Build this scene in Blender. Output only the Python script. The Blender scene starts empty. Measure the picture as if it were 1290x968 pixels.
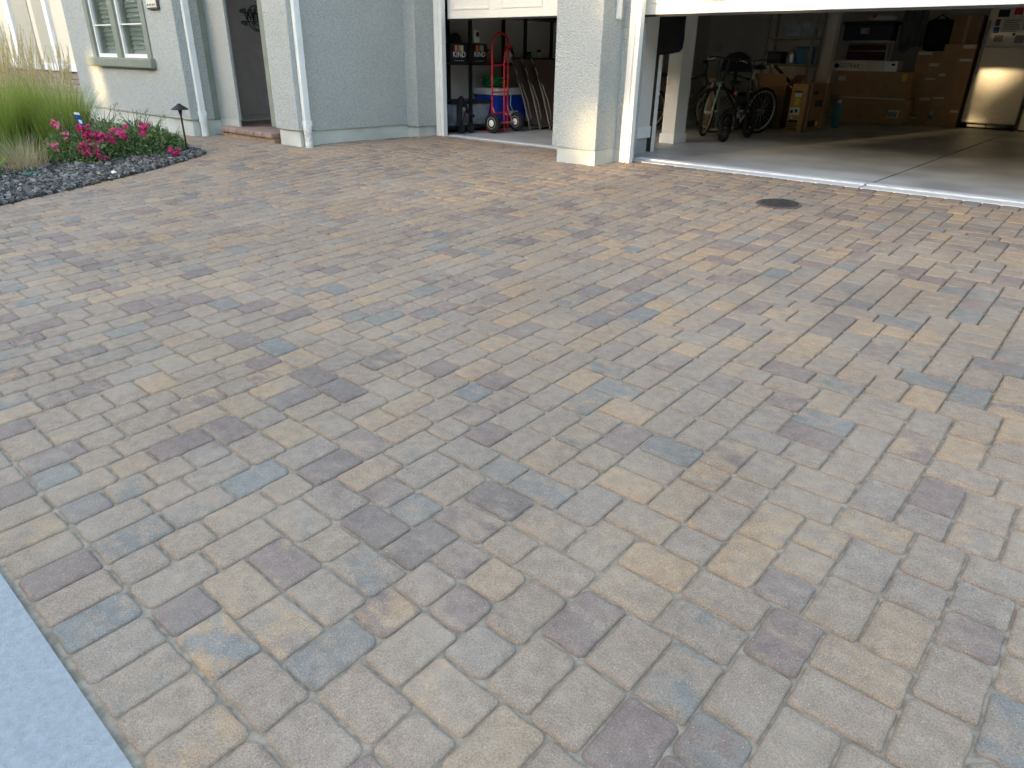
import bpy, bmesh, math, random
from mathutils import Vector, Matrix
R = math.radians
scene = bpy.context.scene
COL = scene.collection

# ------------------------------------------------------------------ camera
F_PX, PITCH, HEAD, ROLL = 870.0, 25.25, 49.0, 1.0
CAM_LOC = Vector((0, 0, 1.0))
_hd = Vector((-math.cos(R(HEAD)), math.sin(R(HEAD)), 0)); _up = Vector((0, 0, 1))
_F = _hd*math.cos(R(PITCH)) - _up*math.sin(R(PITCH))
_U = _hd*math.sin(R(PITCH)) + _up*math.cos(R(PITCH))
_R = _F.cross(_U)
_R, _U = _R*math.cos(R(ROLL)) + _U*math.sin(R(ROLL)), _U*math.cos(R(ROLL)) - _R*math.sin(R(ROLL))
cd = bpy.data.cameras.new('camera'); cam = bpy.data.objects.new('camera', cd); COL.objects.link(cam)
cd.sensor_fit = 'HORIZONTAL'; cd.sensor_width = 36; cd.lens = F_PX/1290*36
cd.clip_start = 0.05; cd.clip_end = 2000
cam.matrix_world = Matrix(((_R.x, _U.x, -_F.x, 0), (_R.y, _U.y, -_F.y, 0), (_R.z, _U.z, -_F.z, CAM_LOC.z), (0, 0, 0, 1)))
scene.camera = cam

# ------------------------------------------------------------------ sky, sun, exposure
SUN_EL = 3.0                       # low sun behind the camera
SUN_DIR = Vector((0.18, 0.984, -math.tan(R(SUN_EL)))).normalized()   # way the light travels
w = bpy.data.worlds.new('World'); scene.world = w; w.use_nodes = True
nt = w.node_tree
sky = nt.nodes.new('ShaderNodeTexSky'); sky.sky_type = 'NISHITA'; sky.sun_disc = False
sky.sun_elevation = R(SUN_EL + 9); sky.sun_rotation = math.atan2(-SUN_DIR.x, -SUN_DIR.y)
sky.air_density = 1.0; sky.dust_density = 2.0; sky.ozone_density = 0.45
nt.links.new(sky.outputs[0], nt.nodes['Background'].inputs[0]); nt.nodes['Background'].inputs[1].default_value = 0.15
sl = bpy.data.lights.new('sun', 'SUN'); sl.energy = 1.0; sl.angle = R(0.7); sl.color = (1.0, 0.72, 0.38)
so = bpy.data.objects.new('sun', sl); COL.objects.link(so)
so.rotation_euler = SUN_DIR.to_track_quat('-Z', 'Y').to_euler(); so.location = (0, -10, 20)
scene.view_settings.view_transform = 'Standard'; scene.view_settings.look = 'None'
scene.view_settings.gamma = 1; scene.view_settings.use_curve_mapping = False
scene.view_settings.exposure = 2.8

# ------------------------------------------------------------------ materials
def mat(name, col, rough=0.7, metal=0.0, var=0.0, vscale=6.0, col2=None, bump=0.0, bscale=80.0, spec=0.5, detail=4.0, bdist=0.01, coat=0.0, trans=0.0, alpha=1.0, ior=1.45):
    m = bpy.data.materials.new(name); m.use_nodes = True
    n = m.node_tree.nodes; l = m.node_tree.links; b = n['Principled BSDF']
    b.inputs['Base Color'].default_value = (*col, 1); b.inputs['Roughness'].default_value = rough
    b.inputs['Metallic'].default_value = metal; b.inputs['Specular IOR Level'].default_value = spec
    b.inputs['Coat Weight'].default_value = coat; b.inputs['Transmission Weight'].default_value = trans
    b.inputs['Alpha'].default_value = alpha; b.inputs['IOR'].default_value = ior
    tc = n.new('ShaderNodeTexCoord')
    if var > 0 or col2:
        no = n.new('ShaderNodeTexNoise'); no.inputs['Scale'].default_value = vscale; no.inputs['Detail'].default_value = detail
        l.new(tc.outputs['Object'], no.inputs['Vector'])
        mx = n.new('ShaderNodeMix'); mx.data_type = 'RGBA'
        c2 = col2 if col2 else tuple(c*(1-var) for c in col)
        c1 = col if col2 else tuple(min(1, c*(1+var)) for c in col)
        mx.inputs[6].default_value = (*c1, 1); mx.inputs[7].default_value = (*c2, 1)
        mr = n.new('ShaderNodeMapRange'); mr.inputs[1].default_value = 0.35; mr.inputs[2].default_value = 0.65
        l.new(no.outputs['Fac'], mr.inputs[0]); l.new(mr.outputs[0], mx.inputs[0]); l.new(mx.outputs[2], b.inputs['Base Color'])
    if bump > 0:
        nb = n.new('ShaderNodeTexNoise'); nb.inputs['Scale'].default_value = bscale; nb.inputs['Detail'].default_value = 3
        l.new(tc.outputs['Object'], nb.inputs['Vector'])
        bp = n.new('ShaderNodeBump'); bp.inputs['Strength'].default_value = bump; bp.inputs['Distance'].default_value = bdist
        l.new(nb.outputs['Fac'], bp.inputs['Height']); l.new(bp.outputs[0], b.inputs['Normal'])
    return m

def stucco(name, col):
    m = bpy.data.materials.new(name); m.use_nodes = True
    n = m.node_tree.nodes; l = m.node_tree.links; b = n['Principled BSDF']; b.inputs['Roughness'].default_value = 0.9
    b.inputs['Specular IOR Level'].default_value = 0.2
    tc = n.new('ShaderNodeTexCoord')
    big = n.new('ShaderNodeTexNoise'); big.inputs['Scale'].default_value = 1.3; big.inputs['Detail'].default_value = 5
    fine = n.new('ShaderNodeTexNoise'); fine.inputs['Scale'].default_value = 72; fine.inputs['Detail'].default_value = 3
    for q in (big, fine): l.new(tc.outputs['Object'], q.inputs['Vector'])
    mx = n.new('ShaderNodeMix'); mx.data_type = 'RGBA'
    mx.inputs[6].default_value = (*[c*0.93 for c in col], 1); mx.inputs[7].default_value = (*[c*1.06 for c in col], 1)
    l.new(big.outputs['Fac'], mx.inputs[0])
    m2 = n.new('ShaderNodeMix'); m2.data_type = 'RGBA'; m2.blend_type = 'MULTIPLY'; m2.inputs[0].default_value = 1
    rp = n.new('ShaderNodeMapRange'); rp.inputs[1].default_value = 0.3; rp.inputs[2].default_value = 0.6; rp.inputs[3].default_value = 0.74; rp.inputs[4].default_value = 1.06
    l.new(fine.outputs['Fac'], rp.inputs[0]); l.new(mx.outputs[2], m2.inputs[6]); l.new(rp.outputs[0], m2.inputs[7]); l.new(m2.outputs[2], b.inputs['Base Color'])
    bp = n.new('ShaderNodeBump'); bp.inputs['Strength'].default_value = 1.0; bp.inputs['Distance'].default_value = 0.02
    l.new(fine.outputs['Fac'], bp.inputs['Height']); l.new(bp.outputs[0], b.inputs['Normal'])
    return m

def paver_mat(name, from_object):
    m = bpy.data.materials.new(name); m.use_nodes = True
    n = m.node_tree.nodes; l = m.node_tree.links; b = n['Principled BSDF']
    b.inputs['Roughness'].default_value = 0.85; b.inputs['Specular IOR Level'].default_value = 0.25
    geo = n.new('ShaderNodeNewGeometry')
    if from_object:
        at = n.new('ShaderNodeObjectInfo'); src = at.outputs['Color']
    else:
        at = n.new('ShaderNodeAttribute'); at.attribute_name = 'tint'; src = at.outputs['Color']
    sp = n.new('ShaderNodeSeparateColor'); l.new(src, sp.inputs[0])
    pal = [(0.0, (0.317, 0.233, 0.166)), (0.22, (0.308, 0.231, 0.169)), (0.34, (0.38, 0.257, 0.157)), (0.44, (0.343, 0.245, 0.163)), (0.54, (0.294, 0.227, 0.172)), (0.66, (0.245, 0.178, 0.143)), (0.78, (0.323, 0.236, 0.169)), (0.88, (0.233, 0.201, 0.164)), (0.945, (0.216, 0.165, 0.135)), (0.97, (0.224, 0.203, 0.174))]
    def ramp(inp):
        r = n.new('ShaderNodeValToRGB'); r.color_ramp.interpolation = 'CONSTANT'
        e = r.color_ramp.elements
        e[0].position = pal[0][0]; e[0].color = (*pal[0][1], 1); e[1].position = pal[1][0]; e[1].color = (*pal[1][1], 1)
        for p, c in pal[2:]:
            q = e.new(p); q.color = (*c, 1)
        l.new(inp, r.inputs[0]); return r.outputs[0]
    A = ramp(sp.outputs[0]); B = ramp(sp.outputs[1])
    # blotchy blend of two batch colours inside each stone, stretched along one axis
    mp = n.new('ShaderNodeVectorMath'); mp.operation = 'MULTIPLY'; mp.inputs[1].default_value = (1.0, 1.5, 1.0)
    l.new(geo.outputs['Position'], mp.inputs[0])
    no = n.new('ShaderNodeTexNoise'); no.inputs['Scale'].default_value = 9; no.inputs['Detail'].default_value = 6; no.inputs['Roughness'].default_value = 0.65
    l.new(mp.outputs[0], no.inputs['Vector'])
    mr = n.new('ShaderNodeMapRange'); mr.inputs[1].default_value = 0.44; mr.inputs[2].default_value = 0.60
    ad = n.new('ShaderNodeMath'); ad.operation = 'ADD'
    of = n.new('ShaderNodeMapRange'); of.inputs[3].default_value = -0.15; of.inputs[4].default_value = 0.08; l.new(sp.outputs[2], of.inputs[0])
    l.new(no.outputs['Fac'], ad.inputs[0]); l.new(of.outputs[0], ad.inputs[1]); l.new(ad.outputs[0], mr.inputs[0])
    mx = n.new('ShaderNodeMix'); mx.data_type = 'RGBA'; l.new(mr.outputs[0], mx.inputs[0]); l.new(A, mx.inputs[6]); l.new(B, mx.inputs[7])
    # fine sand grain
    gr = n.new('ShaderNodeTexNoise'); gr.inputs['Scale'].default_value = 260; gr.inputs['Detail'].default_value = 3; l.new(geo.outputs['Position'], gr.inputs['Vector'])
    g2 = n.new('ShaderNodeMapRange'); g2.inputs[1].default_value = 0.3; g2.inputs[2].default_value = 0.7; g2.inputs[3].default_value = 0.70; g2.inputs[4].default_value = 1.24; l.new(gr.outputs['Fac'], g2.inputs[0])
    mu = n.new('ShaderNodeMix'); mu.data_type = 'RGBA'; mu.blend_type = 'MULTIPLY'; mu.inputs[0].default_value = 1; l.new(mx.outputs[2], mu.inputs[6]); l.new(g2.outputs[0], mu.inputs[7])
    md = n.new('ShaderNodeTexNoise'); md.inputs['Scale'].default_value = 28; md.inputs['Detail'].default_value = 5; l.new(geo.outputs['Position'], md.inputs['Vector'])
    d2 = n.new('ShaderNodeMapRange'); d2.inputs[1].default_value = 0.3; d2.inputs[2].default_value = 0.7; d2.inputs[3].default_value = 0.86; d2.inputs[4].default_value = 1.13; l.new(md.outputs['Fac'], d2.inputs[0])
    mm = n.new('ShaderNodeMix'); mm.data_type = 'RGBA'; mm.blend_type = 'MULTIPLY'; mm.inputs[0].default_value = 1; l.new(mu.outputs[2], mm.inputs[6]); l.new(d2.outputs[0], mm.inputs[7]); mu = mm
    # pale dusty film and scattered white specks
    fi = n.new('ShaderNodeTexNoise'); fi.inputs['Scale'].default_value = 3.2; fi.inputs['Detail'].default_value = 6; l.new(geo.outputs['Position'], fi.inputs['Vector'])
    f2 = n.new('ShaderNodeMapRange'); f2.inputs[1].default_value = 0.45; f2.inputs[2].default_value = 0.75; f2.inputs[4].default_value = 0.30; l.new(fi.outputs['Fac'], f2.inputs[0])
    m3 = n.new('ShaderNodeMix'); m3.data_type = 'RGBA'; l.new(f2.outputs[0], m3.inputs[0]); l.new(mu.outputs[2], m3.inputs[6]); m3.inputs[7].default_value = (.37, .308, .232, 1)
    lw = n.new('ShaderNodeTexNoise'); lw.inputs['Scale'].default_value = .8; lw.inputs['Detail'].default_value = 6; l.new(geo.outputs['Position'], lw.inputs['Vector'])
    l2 = n.new('ShaderNodeMapRange'); l2.inputs[1].default_value = 0.3; l2.inputs[2].default_value = 0.7; l2.inputs[3].default_value = 0.88; l2.inputs[4].default_value = 1.08; l.new(lw.outputs['Fac'], l2.inputs[0])
    ml = n.new('ShaderNodeMix'); ml.data_type = 'RGBA'; ml.blend_type = 'MULTIPLY'; ml.inputs[0].default_value = 1; l.new(m3.outputs[2], ml.inputs[6]); l.new(l2.outputs[0], ml.inputs[7]); m3 = ml
    vo = n.new('ShaderNodeTexVoronoi'); vo.inputs['Scale'].default_value = 75; l.new(geo.outputs['Position'], vo.inputs['Vector'])
    lt = n.new('ShaderNodeMath'); lt.operation = 'LESS_THAN'; lt.inputs[1].default_value = 0.075; l.new(vo.outputs['Distance'], lt.inputs[0])
    m4 = n.new('ShaderNodeMix'); m4.data_type = 'RGBA'; l.new(lt.outputs[0], m4.inputs[0]); l.new(m3.outputs[2], m4.inputs[6]); m4.inputs[7].default_value = (.55, .53, .50, 1)
    l.new(m4.outputs[2], b.inputs['Base Color'])
    bp = n.new('ShaderNodeBump'); bp.inputs['Strength'].default_value = 0.45; bp.inputs['Distance'].default_value = 0.003
    l.new(gr.outputs['Fac'], bp.inputs['Height'])
    b2 = n.new('ShaderNodeBump'); b2.inputs['Strength'].default_value = 0.35; b2.inputs['Distance'].default_value = 0.006
    n3 = n.new('ShaderNodeTexNoise'); n3.inputs['Scale'].default_value = 38; n3.inputs['Detail'].default_value = 3; l.new(geo.outputs['Position'], n3.inputs['Vector'])
    l.new(n3.outputs['Fac'], b2.inputs['Height']); l.new(bp.outputs[0], b2.inputs['Normal']); l.new(b2.outputs[0], b.inputs['Normal'])
    return m

M = {}
M['paver_obj'] = paver_mat('paver_single', True)
M['paver_attr'] = paver_mat('paver_field', False)
M['sand'] = mat('joint_sand', (.29, .235, .17), .95, var=.25, vscale=40, bump=.6, bscale=300, bdist=.004)
M['stucco'] = stucco('stucco_grey_green', (.475, .495, .475))
M['plinth'] = mat('painted_concrete_plinth', (.50, .515, .475), .8, var=.10, vscale=3.2, detail=9, bump=.15, bscale=120)
M['green'] = mat('sage_trim_paint', (.215, .235, .19), .65, var=.08, vscale=6, bump=.2, bscale=90)
M['white'] = mat('white_paint', (.80, .80, .77), .45, var=.03, vscale=5)
M['door_white'] = mat('garage_door_paint', (.82, .80, .74), .4, var=.02, vscale=3)
M['drywall'] = mat('drywall_paint', (.68, .67, .64), .85, var=.05, vscale=3)
M['dim_wall'] = mat('garage_wall_paint', (.68, .65, .60), .9, var=.06, vscale=2)
M['spout'] = mat('downspout_paint', (.76, .78, .76), .45, var=.04, vscale=8)
M['spout_worn'] = mat('worn_downspout_paint', (.55, .57, .54), .6, col2=(.85, .86, .85), vscale=26)
M['doorgrey'] = mat('entry_door_paint', (.44, .42, .40), .55, var=.06, vscale=9)
M['black'] = mat('black_metal', (.012, .012, .013), .45)
M['blackiron'] = mat('black_iron', (.02, .02, .02), .6)
M['rubber'] = mat('rubber', (.012, .012, .012), .75, bump=.3, bscale=120)
M['glass'] = mat('window_glass', (.75, .80, .78), .03, trans=.95, spec=.5)
M['shutter'] = mat('shutter_louver', (.50, .52, .50), .5)
M['concrete'] = mat('sidewalk_concrete', (.325, .335, .335), .85, var=.08, vscale=45, bump=.9, bscale=190, bdist=.006, detail=12)
M['floor'] = mat('garage_concrete', (.50, .51, .51), .45, col2=(.30, .30, .295), vscale=1.1, bump=.1, bscale=60, detail=7)
M['apron'] = mat('threshold_concrete', (.60, .60, .59), .7, var=.08, vscale=8)
M['asphalt'] = mat('asphalt', (.055, .055, .057), .9, var=.2, vscale=60, bump=.5, bscale=200)
M['soil'] = mat('earth', (.10, .085, .065), .95, var=.3, vscale=12)
M['ground'] = mat('dry_ground', (.22, .20, .16), .95, var=.2, vscale=2)
M['brick'] = mat('bullnose_brick', (.36, .25, .19), .8, col2=(.24, .17, .14), vscale=7, bump=.3, bscale=120)
M['brick2'] = mat('riser_brick', (.40, .27, .17), .8, col2=(.30, .20, .13), vscale=7, bump=.3, bscale=120)
M['iron'] = mat('cast_iron_lid', (.07, .065, .062), .55, metal=.3, var=.3, vscale=40, bump=.9, bscale=70)
M['rust'] = mat('rusty_rim', (.13, .085, .065), .8, var=.3, vscale=30)
M['bronze'] = mat('dark_bronze', (.045, .038, .036), .5, metal=.5)
M['red'] = mat('red_enamel', (.62, .016, .03), .35, coat=.3)
M['whitehub'] = mat('white_hub', (.78, .77, .72), .4)
M['blue'] = mat('cooler_blue', (.01, .06, .45), .4)
M['lidwhite'] = mat('cooler_lid', (.72, .72, .70), .5)
M['hose'] = mat('green_hose', (.01, .22, .07), .45)
M['lightblue'] = mat('pale_blue_hose', (.35, .55, .65), .5)
M['clear'] = mat('clear_tote_plastic', (.55, .60, .66), .25, trans=.35, var=.25, vscale=9)
M['totelid'] = mat('dark_tote_lid', (.03, .03, .05), .5)
M['cream'] = mat('cream_plastic', (.75, .68, .48), .45)
M['carton'] = mat('corrugated_card', (.50, .31, .165), .8, var=.08, vscale=7)
M['carton_dark'] = mat('dark_card', (.32, .19, .10), .8, var=.1, vscale=5)
M['carton_bright'] = mat('orange_card', (.60, .32, .12), .8, var=.06, vscale=9)
M['tape'] = mat('packing_tape', (.80, .72, .58), .12, coat=.6, bump=.4, bscale=50)
M['paper'] = mat('white_paper_label', (.75, .74, .70), .7)
M['yellow'] = mat('yellow_label', (.80, .60, .05), .6)
M['ink'] = mat('black_ink', (.015, .015, .015), .7)
M['graphite'] = mat('print_white', (.82, .82, .82), .6)
M['pblack'] = mat('black_card', (.014, .014, .016), .5)
M['orange'] = mat('print_orange', (.85, .22, .03), .6)
M['pblue'] = mat('print_blue', (.12, .42, .65), .6)
M['pyell'] = mat('print_yellow', (.85, .55, .08), .6)
M['pbrown'] = mat('print_brown', (.35, .10, .03), .6)
M['boxwhite'] = mat('glossy_white_card', (.88, .86, .80), .2, coat=.5)
M['fridge'] = mat('fridge_enamel', (.70, .665, .58), .38, var=.04, vscale=30, bump=.25, bscale=220, bdist=.002)
M['fridgegrey'] = mat('fridge_grille', (.30, .28, .24), .6)
M['sling'] = mat('brown_sling', (.14, .09, .075), .8, var=.1, vscale=30)
M['cloth'] = mat('black_cloth', (.012, .012, .015), .9, var=.3, vscale=5)
M['darkcloth'] = mat('grey_cloth', (.10, .10, .10), .9, var=.2, vscale=4)
M['boardbrown'] = mat('brown_board', (.07, .042, .03), .55, var=.15, vscale=5)
M['gunmetal'] = mat('dark_grey_tube', (.10, .10, .105), .35, metal=.5)
M['alu'] = mat('bare_aluminium', (.70, .70, .70), .3, metal=.9)
M['bikeblack'] = mat('bike_black', (.015, .015, .018), .3, coat=.3)
M['reflector'] = mat('red_reflector', (.55, .01, .01), .15, coat=.5)
M['teal'] = mat('teal_plastic', (.03, .22, .26), .4)
M['binblue'] = mat('blue_bin', (.06, .20, .32), .5)
M['darkred'] = mat('dark_red_fabric', (.09, .012, .014), .8)
M['ncream'] = mat('neighbour_cream', (.74, .68, .55), .85, bump=.2, bscale=60)
M['nbeige'] = mat('neighbour_beige', (.47, .44, .36), .85, bump=.2, bscale=60)
M['nwhite'] = mat('neighbour_white', (.80, .80, .80), .6)
M['nstone'] = mat('ledge_stone', (.36, .30, .23), .9, col2=(.24, .20, .17), vscale=5, bump=.5, bscale=50)
M['tan_house'] = mat('tan_render', (.40, .35, .28), .9, var=.05, vscale=2)
M['roof'] = mat('roof_tile', (.16, .12, .10), .85, var=.2, vscale=5)
M['signblue'] = mat('sign_blue', (.01, .06, .30), .4)
M['lidgreen'] = mat('valve_lid_green', (.03, .15, .09), .5)
M['outlet'] = mat('outlet_plastic', (.6, .58, .52), .5)
M['plaque'] = mat('ceramic_tile', (.80, .76, .66), .25, coat=.4)
M['plaquebrown'] = mat('plaque_frame', (.10, .07, .06), .6)
def leafmat(name, c1, c2, rough=.5, trans=.25):
    m = bpy.data.materials.new(name); m.use_nodes = True
    n = m.node_tree.nodes; l = m.node_tree.links; b = n['Principled BSDF']
    b.inputs['Roughness'].default_value = rough; b.inputs['Specular IOR Level'].default_value = .3
    at = n.new('ShaderNodeAttribute'); at.attribute_name = 'tint'
    mx = n.new('ShaderNodeMix'); mx.data_type = 'RGBA'; mx.inputs[6].default_value = (*c1, 1); mx.inputs[7].default_value = (*c2, 1)
    l.new(at.outputs['Fac'], mx.inputs[0]); l.new(mx.outputs[2], b.inputs['Base Color'])
    tr = n.new('ShaderNodeBsdfTranslucent'); l.new(mx.outputs[2], tr.inputs[0])
    ms = n.new('ShaderNodeMixShader'); ms.inputs[0].default_value = trans
    l.new(b.outputs[0], ms.inputs[1]); l.new(tr.outputs[0], ms.inputs[2]); l.new(ms.outputs[0], n['Material Output'].inputs[0])
    return m
M['blade'] = leafmat('grass_blade', (.17, .29, .04), (.48, .52, .13), .45, .4)
M['dryblade'] = leafmat('dry_grass_blade', (.42, .34, .18), (.58, .50, .32), .7, .3)
M['plume'] = leafmat('grass_plume', (.58, .45, .22), (.78, .66, .40), .8, .35)
M['roseleaf'] = leafmat('rose_leaf', (.085, .17, .05), (.30, .38, .16), .4, .25)
M['petal'] = leafmat('rose_petal', (.45, .004, .09), (.92, .20, .40), .6, .3)
M['petalpink'] = leafmat('rose_petal_pink', (.75, .10, .25), (.88, .45, .52), .6, .3)
M['stem'] = mat('stem', (.07, .09, .03), .7)
M['chip'] = leafmat('slate_chip', (.036, .031, .028), (.28, .255, .23), .6, 0)
M['blocker_leaf'] = leafmat('sun_block_leaf', (.04, .09, .02), (.08, .14, .04), .6, .2)  # leaves of the added, unseen sun blockers
M['bark'] = mat('bark', (.12, .09, .065), .9, var=.2, vscale=20)

# ------------------------------------------------------------------ mesh helpers
class MB:
    """collects geometry in world coordinates; build() links it as ONE mesh object"""
    def __init__(s): s.v = []; s.f = []; s.t = []; s.tint = None
    def add(s, vs, fs):
        o = len(s.v); s.v += [tuple(p) for p in vs]; s.f += [tuple(i+o for i in f) for f in fs]
        return s
    def box(s, a, b, mt=None, bev=0.0):
        x0, y0, z0 = a; x1, y1, z1 = b
        if bev > 0:
            bm = bmesh.new(); bmesh.ops.create_cube(bm, size=1)
            for v in bm.verts: v.co = Vector(((x0+x1)/2+v.co.x*(x1-x0), (y0+y1)/2+v.co.y*(y1-y0), (z0+z1)/2+v.co.z*(z1-z0)))
            bmesh.ops.bevel(bm, geom=bm.edges[:], offset=bev, segments=2, affect='EDGES', profile=.6)
            bm.verts.index_update(); vs = [v.co.copy() for v in bm.verts]; fs = [[v.index for v in f.verts] for f in bm.faces]; bm.free()
        else:
            vs = [Vector(p) for p in ((x0,y0,z0),(x1,y0,z0),(x1,y1,z0),(x0,y1,z0),(x0,y0,z1),(x1,y0,z1),(x1,y1,z1),(x0,y1,z1))]
            fs = [(0,3,2,1),(4,5,6,7),(0,1,5,4),(1,2,6,5),(2,3,7,6),(3,0,4,7)]
        if mt is not None: vs = [mt @ v for v in vs]
        return s.add(vs, fs)
    def tube(s, pts, r, n=8, closed=False, cap=True):
        pts = [Vector(p) for p in pts]; m = len(pts)
        rs = r if isinstance(r, (list, tuple)) else [r]*m
        vs = []; fs = []; prev = None
        for i, p in enumerate(pts):
            if closed: d = pts[(i+1) % m]-pts[i-1]
            else: d = pts[min(i+1, m-1)]-pts[max(i-1, 0)]
            d.normalize()
            if prev is None:
                a = Vector((0,0,1)) if abs(d.z) < .9 else Vector((1,0,0)); u = d.cross(a).normalized()
            else:
                u = (prev-d*prev.dot(d)).normalized()
            prev = u; q = d.cross(u)
            for k in range(n):
                t = 2*math.pi*k/n; vs.append(p+(u*math.cos(t)+q*math.sin(t))*rs[i])
        for i in range(m if closed else m-1):
            j = (i+1) % m
            for k in range(n):
                k2 = (k+1) % n; fs.append((i*n+k, i*n+k2, j*n+k2, j*n+k))
        if cap and not closed: fs.append(tuple(range(n-1, -1, -1))); fs.append(tuple((m-1)*n+k for k in range(n)))
        return s.add(vs, fs)
    def lathe(s, prof, n=20, mt=None):
        vs = []; fs = []
        for r_, z_ in prof:
            for k in range(n):
                t = 2*math.pi*k/n; vs.append(Vector((r_*math.cos(t), r_*math.sin(t), z_)))
        for i in range(len(prof)-1):
            for k in range(n):
                k2 = (k+1) % n; fs.append((i*n+k, i*n+k2, (i+1)*n+k2, (i+1)*n+k))
        fs.append(tuple(range(n-1, -1, -1))); fs.append(tuple((len(prof)-1)*n+k for k in range(n)))
        if mt is not None: vs = [mt @ v for v in vs]
        return s.add(vs, fs)
    def prism(s, poly, z0, z1):
        n = len(poly); vs = [(x, y, z0) for x, y in poly]+[(x, y, z1) for x, y in poly]
        fs = [tuple(range(n-1, -1, -1)), tuple(range(n, 2*n))]+[(i, (i+1) % n, n+(i+1) % n, n+i) for i in range(n)]
        return s.add(vs, fs)
    def build(s, name, m, parent=None, smooth=False, tint=None):
        me = bpy.data.meshes.new(name)
        off = Vector(parent_world(parent)) if parent else Vector((0,0,0))
        me.from_pydata([(v[0]-off.x, v[1]-off.y, v[2]-off.z) for v in s.v], [], s.f)
        me.materials.append(M[m] if isinstance(m, str) else m)
        if smooth:
            me.polygons.foreach_set('use_smooth', [True]*len(me.polygons))
            if smooth != 'all':
                try: me.set_sharp_from_angle(angle=R(40))
                except Exception: pass
        if tint is not None:
            a = me.attributes.new('tint', 'FLOAT_COLOR', 'POINT')
            flat = []
            for t in tint: flat += (list(t)+[1]) if isinstance(t, (tuple, list)) else [t, t, t, 1]
            a.data.foreach_set('color', flat)
        me.update()
        o = bpy.data.objects.new(name, me); COL.objects.link(o)
        if parent: o.parent = parent
        return o
def parent_world(p):
    v = Vector((0,0,0))
    while p is not None: v = v+Vector(p.location); p = p.parent
    return v
def tag(o, label, cat, group=None):
    o['label'] = label; o['category'] = cat
    if group: o['group'] = group
    return o
def thing(name, label, cat, loc=(0,0,0), group=None):
    o = bpy.data.objects.new(name, None); COL.objects.link(o); o.location = loc; o.empty_display_size = .1
    return tag(o, label, cat, group)
def struct(o): o['kind'] = 'structure'; return o
def stuff(o): o['kind'] = 'stuff'; return o
def B(a, b, bev=0.0, mt=None): return MB().box(a, b, mt, bev)
def Rz(p, ang): return Matrix.Translation(p) @ Matrix.Rotation(ang, 4, 'Z') @ Matrix.Translation(-Vector(p))
def text_geo(body, size, mt, extr=.0015, mb=None):
    cu = bpy.data.curves.new('lettering', 'FONT'); cu.body = body; cu.size = size; cu.extrude = extr; cu.align_x = 'CENTER'; cu.align_y = 'CENTER'; cu.resolution_u = 3
    o = bpy.data.objects.new('lettering', cu); COL.objects.link(o)
    dg = bpy.context.evaluated_depsgraph_get(); dg.update()
    me = bpy.data.meshes.new_from_object(o.evaluated_get(dg))
    mb = mb or MB(); mb.add([mt @ v.co for v in me.vertices], [tuple(p.vertices) for p in me.polygons])
    bpy.data.objects.remove(o); bpy.data.curves.remove(cu); bpy.data.meshes.remove(me)
    return mb
def frame_m(o, xdir, ydir):   # local x -> xdir, local y -> ydir, at o
    x = Vector(xdir).normalized(); y = Vector(ydir).normalized(); z = x.cross(y)
    return Matrix(((x.x, y.x, z.x, o[0]), (x.y, y.y, z.y, o[1]), (x.z, y.z, z.z, o[2]), (0,0,0,1)))
def sstep(a, b, x):
    t = max(0, min(1, (x-a)/(b-a))); return t*t*(3-2*t)
SL = 0.047
def zg(x, y):     # paved surface: falls from the garage to the street
    z = SL*(min(y, 6.75)-6.75)
    bump = .05*sstep(3.0, 4.8, y)*(1-sstep(5.2, 6.75, y))
    return z+bump*sstep(-5.5, -7.6, x)

# ================================================================== SETTING
g = MB(); g.add([(-300,-300,-.62),(300,-300,-.62),(300,300,-.62),(-300,300,-.62)], [(0,1,2,3)])
struct(g.build('ground', 'ground'))
ys = [-1.5, -.7, .19]
sw = MB()
for i, (x0, x1) in enumerate([(-14,-10.4),(-10.4,-6.8),(-6.8,-3.2),(-3.2,.4),(.4,4),(4,8)]):
    y0, y1 = -1.5, .205
    za, zb = zg(0,y0), zg(0,y1)
    sw.add([(x0+.004,y0,za),(x1-.004,y0,za),(x1-.004,y1,zb),(x0+.004,y1,zb),(x0+.004,y0,za-.2),(x1-.004,y0,za-.2),(x1-.004,y1,zb-.2),(x0+.004,y1,zb-.2)],
           [(0,1,2,3),(4,7,6,5),(0,4,5,1),(1,5,6,2),(2,6,7,3),(3,7,4,0)])
struct(sw.build('sidewalk', 'concrete'))
kb = B((-60,-1.68,-.62),(60,-1.505,-.395), .02); struct(kb.build('kerb', 'concrete'))
rd = MB(); rd.add([(-60,-10,-.53),(60,-10,-.53),(60,-1.68,-.53),(-60,-1.68,-.53)], [(0,1,2,3)]); struct(rd.build('road', 'asphalt'))

# driveway sand bed, then the pavers on it
db = MB(); NX, NY = 60, 40
for j in range(NY+1):
    for i in range(NX+1):
        x = -15+19*i/NX; y = .205+7.2*j/NY; db.v.append((x, y, zg(x,y)-.0100-.006*sstep(1.8,4.2,y)))
for j in range(NY):
    for i in range(NX): a = j*(NX+1)+i; db.f.append((a, a+1, a+NX+2, a+NX+1))
drive = struct(db.build('driveway', 'sand', smooth=True))

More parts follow.
